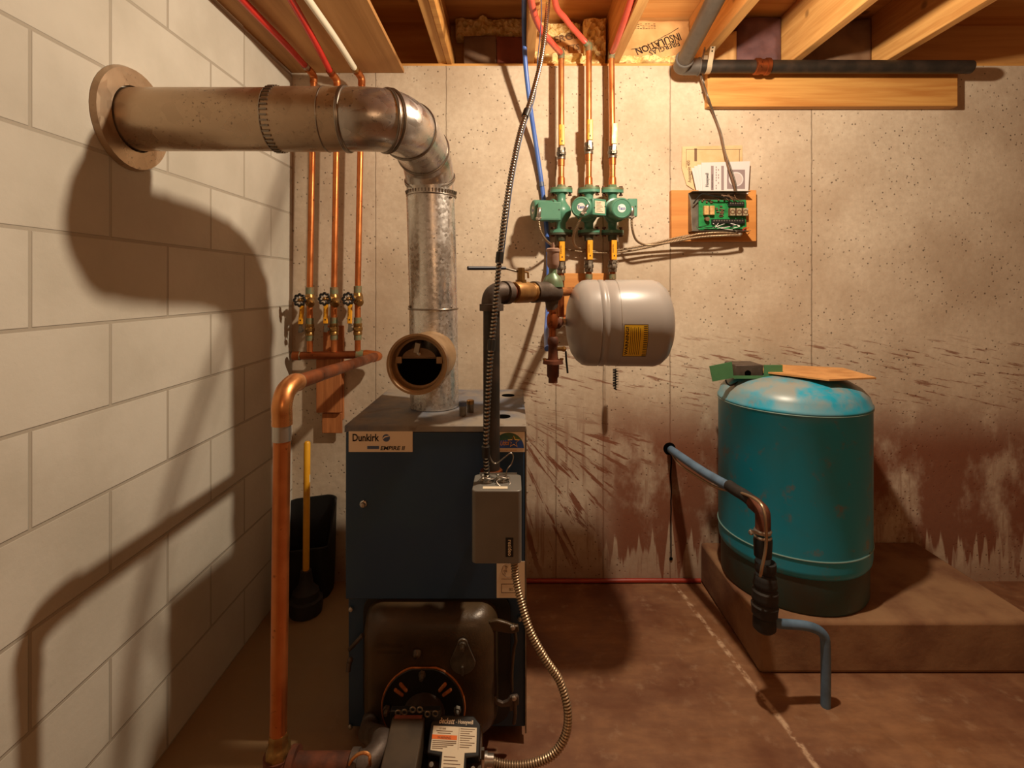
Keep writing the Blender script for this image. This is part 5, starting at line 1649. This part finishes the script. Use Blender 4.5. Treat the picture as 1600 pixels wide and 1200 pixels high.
wires(3, M_REDPEX, (X(1158), X(1168)), (X(1150), X(1168)), z0 + 0.014, z0 + 0.008, 'red_wire')
wires(8, M_BROWNINK, (X(1138), X(1160)), (X(1124), X(1150)), P(0, 316, yc).z, z1 - 0.012, 'brown_wire')
b = B().tube([V((x0 + 0.012, yc - 0.01, z1 - 0.05)), V((x0 + 0.04, yc - 0.03, z1 - 0.012)), V((x0 + 0.09, yc - 0.035, z1 - 0.022)), V((X(1140), yc - 0.02, z1 - 0.03))], 0.003, 6, smooth=6)
obj('black_lead', b, M_BLACK, rb)
b = B()
for q in RB:
    b.lathe([(0, 0.009), (0.008, 0.009)], q + V((0, 0, -0.003)), (0, 0, 1), 12)
pieces('cable_clamp', b, M_STEEL, rb)
# manuals tucked behind the box
def sheet(name, pts, Y, thick, m, label, cat, bend=0.0, pages=1, group=None):
    poly = [(p[0], p[1]) for p in pts]
    q = [P(px, py, Y) for px, py in poly]
    o = thing(name, (sum(p.x for p in q) / len(q), Y, min(p.z for p in q)), label, cat, group)
    b = B().prism([(p.x, p.z) for p in q], (0, Y + thick, 0), UX, UZ, thick)
    return o, q, b
mo, q, b = sheet('old_manual', ((1066, 229), (1160, 227), (1161, 300), (1090, 300), (1073, 289), (1065, 262)), WY - 0.006, 0.004, None, 'yellowed manual lying against the wall behind the white booklet', 'manual')
obj('cover_sheet', b, M_PAPEROLD, mo)
yy = WY - 0.0065
b = B().text('Aquagenie 400', P(1080, 285, yy), (-0.06, 0, 1), (-1, 0, -0.06), 0.020, sx=0.8, bold=0.01)
for (a_, c_) in (((1085, 232), (1089, 252)), ((1072, 233), (1158, 233.6)), ((1155, 233), (1155.6, 256)), ((1072, 233), (1072.5, 262))):
    p_, r_ = P(*a_, yy), P(*c_, yy)
    b.box((p_.x, yy - 0.0002, r_.z), (r_.x, yy + 0.0004, p_.z))
obj('cover_print', b, M_BROWNINK, mo)
mo, q, b = sheet('white_booklet', ((1096, 254), (1172, 252), (1169, 303), (1098, 303)), WY - 0.0345, 0.0035, None, 'fanned white booklet with a round dial picture standing behind the relay box', 'booklet')
for k, (pa, pb) in enumerate((((1090, 257), (1097, 303)), ((1085, 259), (1093, 303)), ((1081, 262), (1090, 303)))):
    p_ = [P(*pa, WY - 0.034), P(1160, 256, WY - 0.034), P(1160, 303, WY - 0.034), P(*pb, WY - 0.034)]
    b.prism([(s_.x, s_.z) for s_ in p_], (0, WY - 0.0305 + 0.0015 * k, 0), UX, UZ, 0.0011)
obj('pages', b, M_PAPER, mo)
yy = WY - 0.035
b = B()
for px, w in ((1111, 4), (1127, 4)):
    p_, r_ = P(px, 259, yy), P(px + w, 297, yy)
    b.box((p_.x, yy - 0.0002, r_.z), (r_.x, yy + 0.0004, p_.z))
pa, pb = P(1136, 265, yy), P(1164, 295, yy)
b.box((pa.x, yy - 0.0002, pb.z), (pb.x, yy + 0.0004, pa.z))
for k in range(9):
    for px in (1119.5, 1123):
        if random.random() < 0.8:
            p_ = P(px, 260 + k * 4.1, yy)
            b.box((p_.x - 0.003, yy - 0.0002, p_.z - 0.007), (p_.x + 0.001, yy + 0.0004, p_.z))
obj('grey_print', b, M_PAPERINK, mo)
cd = (pa + pb) / 2
b = B().lathe([(0, 0.0), (0, 0.031), (0.0006, 0.031), (0.0006, 0.0)], (cd.x, yy, cd.z), (0, -1, 0), 36)
obj('dial_ring', b, M_PAPER, mo)
b = B().lathe([(0, 0.0), (0, 0.026), (0.0005, 0.026), (0.0005, 0.0)], (cd.x, yy - 0.0006, cd.z), (0, -1, 0), 36)
obj('dial_face', b, mat('pale_print', L('b9aaa6'), 0.7), mo)
b = B().text('Honeywell', P(1107, 292, yy - 0.0005), (0, 0, 1), (-1, 0, 0), 0.019, sx=0.72, bold=0.01)
b.text('CONTROL MANUAL', P(1114, 296, yy - 0.0008), (0, 0, 1), (-1, 0, 0), 0.008, sx=0.9)
obj('dark_print', b, M_INK, mo)
# thermostat wires falling from the joist to the relay box
ct = thing('thermostat_cable', P(1130, 210, WY - 0.03), 'thin brown and grey wires falling from the drain pipe to the relay box', 'cable')
def wire(pts, r, m, name):
    obj(name, B().tube(pts, r, 7, smooth=8), m, ct)
wire([V((0.797, 2.12, 2.26)), P(1094, 112, 2.15), P(1097, 128, 2.17), P(1104, 150, 2.15), P(1113, 175, WY - 0.02), P(1124, 205, WY - 0.015), P(1131, 235, WY - 0.03), P(1138, 262, WY - 0.05), P(1147, 290, WY - 0.06), P(1149, 303, WY - 0.05)], 0.0038, M_BROWNINK, 'brown_strand')
wire([V((0.798, 2.12, 2.27)), P(1096, 112, 2.15), P(1099, 128, 2.165), P(1107, 152, 2.145), P(1116, 178, WY - 0.022), P(1127, 208, WY - 0.018), P(1133, 236, WY - 0.034), P(1142, 262, WY - 0.055), P(1150, 288, WY - 0.062), P(1150, 303, WY - 0.05)], 0.0026, M_DULLSTEEL, 'grey_strand')

# ------------------------------------------------------------------ drain pipe under the joists
t = thing('drain_pipe', P(1063, 103, 2.12), 'dark grey drain pipe turning under the joists above the pine block', 'drain pipe')
dz_ = P(0, 104, 2.12).z
c0_ = V((P(1064, 0, 2.12).x, 2.12, dz_))
up1 = P(1113, 8, 1.66)
dd = (up1 - c0_).normalized()
obj('rising_pipe', B().tube([c0_ + dd * 0.03, c0_ + dd * 1.3], 0.030, 24), M_PIPEGREY, t)
b = B().tube([c0_ + dd * 0.075, c0_ + dd * 0.030, c0_ + V((0.004, -0.004, 0)), c0_ + V((0.035, 0.0, 0)), c0_ + V((0.075, 0, 0))], 0.0335, 20, smooth=5)
b.ring(c0_ + dd * 0.07, dd, 0.0335, 0.0035, 24, 6)
b.ring(c0_ + V((0.072, 0, 0)), (1, 0, 0), 0.0335, 0.0035, 24, 6)
obj('elbow', b, M_PIPEGREY, t)
obj('level_pipe', B().cyl(c0_ + V((0.05, 0, 0)), c0_ + V((1.2, 0, -0.002)), 0.0265, seg=24), M_BLACKIRON, t)
b = B()
xr = P(1178, 0, 2.12).x
b.lathe([(0, 0.027), (0.004, 0.033), (0.022, 0.033), (0.024, 0.030), (0.045, 0.030), (0.047, 0.034), (0.062, 0.034), (0.064, 0.027)], (xr, 2.12, dz_), (1, 0, 0), 24)
obj('copper_coupling', b, M_COPDARK, t)
sx_ = P(1108, 0, 2.10).x
b = B()
arc = [V((sx_, 2.12 + 0.0285 * math.cos(a), dz_ + 0.0285 * math.sin(a))) for a in [PI * 1.02 + PI * k / 14 for k in range(15)]]
path = [V((sx_ + 0.008, 2.055, JB + 0.05)), V((sx_ + 0.004, 2.075, JB - 0.01))] + arc + [V((sx_ + 0.002, 2.15, dz_ + 0.04)), V((sx_ + 0.004, 2.15, JB - 0.001))]
for p, q in zip(path, path[1:]):
    n_ = (q - p).cross(UX)
    if n_.length < 1e-6: continue
    n_ = n_.normalized() * 0.0008
    w_ = UX * 0.010
    vv = [p - w_ - n_, p + w_ - n_, q + w_ - n_, q - w_ - n_, p - w_ + n_, p + w_ + n_, q + w_ + n_, q - w_ + n_]
    b.add(vv, ((0, 3, 2, 1), (4, 5, 6, 7), (0, 1, 5, 4), (1, 2, 6, 5), (2, 3, 7, 6), (3, 0, 4, 7)))
sp2 = obj('hanger_strap', b, M_STRAP, t)
b = B()
for k in range(7):
    f = (k + 0.5) / 7
    q = V((sx_ + 0.008 - 0.006 * f, 2.055 + 0.03 * f, JB + 0.05 - 0.085 * f))
    b.lathe([(0, 0.0), (0, 0.0035), (0.001, 0.0035), (0.001, 0)], q + V((0, -0.0015, 0)), (0, -1, -0.3), 8)
pieces('strap_hole', b, M_DARK, sp2)

# ------------------------------------------------------------------ well tank on the curb
tcx, tcy, tr = 1.065, 1.955, 0.258
t = thing('well_tank', (tcx, tcy, 0.1725), 'turquoise pressure tank standing on the stained concrete curb', 'tank')
prof = [(0.0, 0.0), (0.0, tr - 0.016), (0.012, tr - 0.010), (0.165, tr - 0.010)]
obj('base_skirt', B().lathe(prof, (tcx, tcy, 0.1725), (0, 0, 1), 64), mat('dark_teal_skirt', L('2c4a48'), 0.5, 0, L('3a3a30'), 8), t)
prof = [(0.120, tr - 0.012), (0.135, tr - 0.002), (0.150, tr), (0.672, tr), (0.676, tr + 0.003), (0.682, tr + 0.003), (0.686, tr - 0.001), (0.71, tr - 0.008), (0.735, tr - 0.030), (0.755, tr - 0.065), (0.770, tr - 0.115), (0.778, tr - 0.18), (0.780, 0.0)]
obj('shell', B().lathe(prof, (tcx, tcy, 0.1725), (0, 0, 1), 72), M_TEAL, t, angle=60)
b = B().ring((tcx, tcy, 0.1725 + 0.672), (0, 0, 1), tr + 0.001, 0.0025, 72, 6)
b.ring((tcx, tcy, 0.1725 + 0.19), (0, 0, 1), tr + 0.0005, 0.003, 72, 6)
pieces('weld_seam', b, mat('seam_teal', L('6d8a84'), 0.45), t)
TT = 0.1725 + 0.780
# cardboard pad with a green switch base on top
cbx = thing('cardboard_pad', (1.12, 1.95, TT), 'tan cardboard sheet lying on top of the turquoise tank under the green bracket', 'cardboard')
b = B().prism([(-0.20, 0.02), (-0.03, -0.17), (0.16, -0.13), (0.18, 0.08), (-0.02, 0.16)], (1.12, 1.93, TT + 0.001), UX, UY, 0.006)
obj('cardboard_sheet', b, M_CARD, cbx)
sb = thing('switch_bracket', (1.0, 1.95, TT + 0.008), 'sage green metal bracket with a grey switch on the turquoise tank', 'bracket')
zb_ = TT + 0.0085
Yb = 1.90
pa, pb = P(1109, 594, Yb), P(1146, 566, Yb)
m_ = Matrix.Translation((0.0, 0, 0))
b = B().prism([(P(1113, 0, Yb).x, P(0, 596, Yb).z), (P(1108, 0, Yb).x, P(0, 572, Yb).z), (P(1143, 0, Yb).x, P(0, 565, Yb).z), (P(1146, 0, Yb).x, P(0, 590, Yb).z)], (0, Yb, 0), UX, UZ, 0.003)
ztop = P(0, 590, Yb).z
xr1 = P(1225, 0, Yb).x
b.box((P(1146, 0, Yb).x, Yb, ztop - 0.004), (xr1, Yb + 0.16, ztop))
b.box((P(1146, 0, Yb).x, Yb, ztop), (xr1, Yb + 0.003, ztop + 0.007))
b.box((P(1196, 0, Yb).x, Yb + 0.01, ztop), (xr1, Yb + 0.014, ztop + 0.045))
obj('bracket_plate', b, M_SWITCHGREEN, sb)
x0_, x1_ = P(1150, 0, Yb).x + 0.006, P(1192, 0, Yb).x + 0.012
b = B().box((x0_, Yb + 0.02, ztop + 0.0005), (x1_, Yb + 0.12, ztop + 0.044))
sw = obj('switch_body', b, M_IRON, sb, bevel=0.004)
b = B().cyl(((x0_ + x1_) / 2 - 0.006, Yb + 0.0195, ztop + 0.012), ((x0_ + x1_) / 2 - 0.006, Yb + 0.0185, ztop + 0.012), 0.012, seg=16)
obj('cable_hole', b, M_DARK, sw)
b = B().tube([P(1134, 594, Yb + 0.01), P(1136, 599, Yb + 0.02), P(1142, 602, Yb + 0.02), P(1153, 597, Yb + 0.04)], 0.003, 8, smooth=5)
b.cyl((x0_, Yb + 0.05, zb_), (x0_, Yb + 0.05, ztop - 0.003), 0.010, seg=10)
b.cyl((xr1 - 0.03, Yb + 0.05, zb_), (xr1 - 0.03, Yb + 0.05, ztop - 0.003), 0.010, seg=10)
pieces('bracket_post', b, M_BLACKIRON, sb)

# ------------------------------------------------------------------ water line out of the wall, fittings and foam sleeve
wl = thing('water_line', P(1046, 702, WY), 'blue grey water line coming out of a hole in the stained wall', 'pipe')
w0 = P(1046, 701, WY + 0.03); w1 = P(1148, 765, 1.72)
obj('pipe', B().tube([w0, P(1056, 708, 2.15), P(1100, 738, 1.92), w1], 0.0168, 18, smooth=5), M_HOSE, wl)
b = B().lathe([(0, 0.0), (0, 0.027), (0.003, 0.024), (0.004, 0.0)], P(1046, 701, WY - 0.0001), (0, -1, 0), 18)
obj('ragged_hole', b, M_DARK, wl)
e1 = P(1180, 788, 1.60); e2 = P(1192, 808, 1.555); e3 = P(1192, 830, 1.55); 
b = B().tube([w1 + (w1 - e1) * 0.3, w1, P(1166, 776, 1.65), e1], 0.0195, 16, smooth=5)
obj('rubber_sleeve', b, M_RUBBER, wl)
b = B().tube([e1 + (w1 - e1) * 0.1, e1, P(1190, 798, 1.565), e2, e3], 0.022, 16, smooth=5)
obj('rusty_elbow', b, M_RUST, wl)
b = B()
for dz in (0.0, 0.018):
    b.lathe([(0, 0.024), (0.008, 0.026), (0.012, 0.024)], e3 + V((0, 0, -0.005 - dz)), (0, 0, 1), 16)
b.cbox(e3 + V((-0.030, -0.008, 0.002)), (0.024, 0.010, 0.010), rot=(0, 0.2, 0))
b.ball(e3 + V((-0.040, -0.008, 0.0)), 0.008, 8)
pieces('hose_clamp', b, M_STEEL, wl)
b = B().cyl(e3 - V((0, 0, 0.03)), P(1193, 960, 1.55), 0.021, seg=16)
b.tube([P(1194, 955, 1.55), P(1198, 968, 1.55), P(1215, 974, 1.555), P(1260, 978, 1.56), P(1285, 990, 1.56), P(1290, 1015, 1.56), V((P(1290, 0, 1.56).x, 1.56, 0.0))], 0.014, 14, smooth=5)
pieces('down_pipe', b, M_HOSE, wl)
b = B().lathe([(0, 0.025), (0.05, 0.027), (0.06, 0.024)], e3 - V((0, 0, 0.075)), (0, 0, 1), 16)
obj('black_coupling', b, M_BLACK, wl)
b = B()
zt1, zb1 = P(0, 878, 1.55).z, P(0, 985, 1.55).z
pr = []
for k in range(25):
    f = k / 24
    pr.append((f * (zt1 - zb1), 0.030 + 0.008 * math.sin(PI * min(1, f * 1.2)) + 0.003 * noise.noise(V((f * 9, 0, 0))) - (0.006 if k % 5 == 0 else 0)))
b.lathe([(0, 0.0)] + pr + [(zt1 - zb1, 0.0)], (e3.x + 0.004, e3.y, zb1), (0.02, 0, 1), 18)
obj('foam_sleeve', b, M_RUBBER, wl)
o = obj('tan_cable', B().tube([P(1048, 706, WY), P(1060, 724, 2.10), P(1085, 742, 2.0), P(1120, 762, 1.84), P(1150, 768, 1.70), P(1180, 780, 1.55), P(1194, 800, 1.50), P(1197, 850, 1.50), P(1190, 890, 1.50), P(1188, 900, 1.51)], 0.0045, 8, smooth=8), M_CONDTAN)
tag(o, 'thin tan cable running from the wall hole along the blue grey water line', 'cable')
b = B()
pts = []
for k in range(26):
    f = k / 25
    q = P(1048.5 + 1.2 * noise.noise(V((f * 7, 1, 0))), 708 + 165 * f, WY - 0.003)
    pts.append(q)
b.tube(pts, 0.0024, 6, smooth=3)
b.ball(pts[-1], 0.008, 8, sq=(1, 0.5, 1))
tag(obj('tar_drip', b, M_DARK), 'thin black tar drip running down the stained wall below the water line hole', 'drip')
# red line along the foot of the wall
o = obj('floor_tube', B().tube([V((0.0, WY - 0.012, 0.0095)), V((0.25, WY - 0.014, 0.0095)), V((0.55, WY - 0.011, 0.0095)), V((0.813, WY - 0.012, 0.0095))], 0.0092, 12, smooth=6), M_DARKRED)
tag(o, 'red tube lying along the foot of the stained wall from boiler to curb', 'tube')
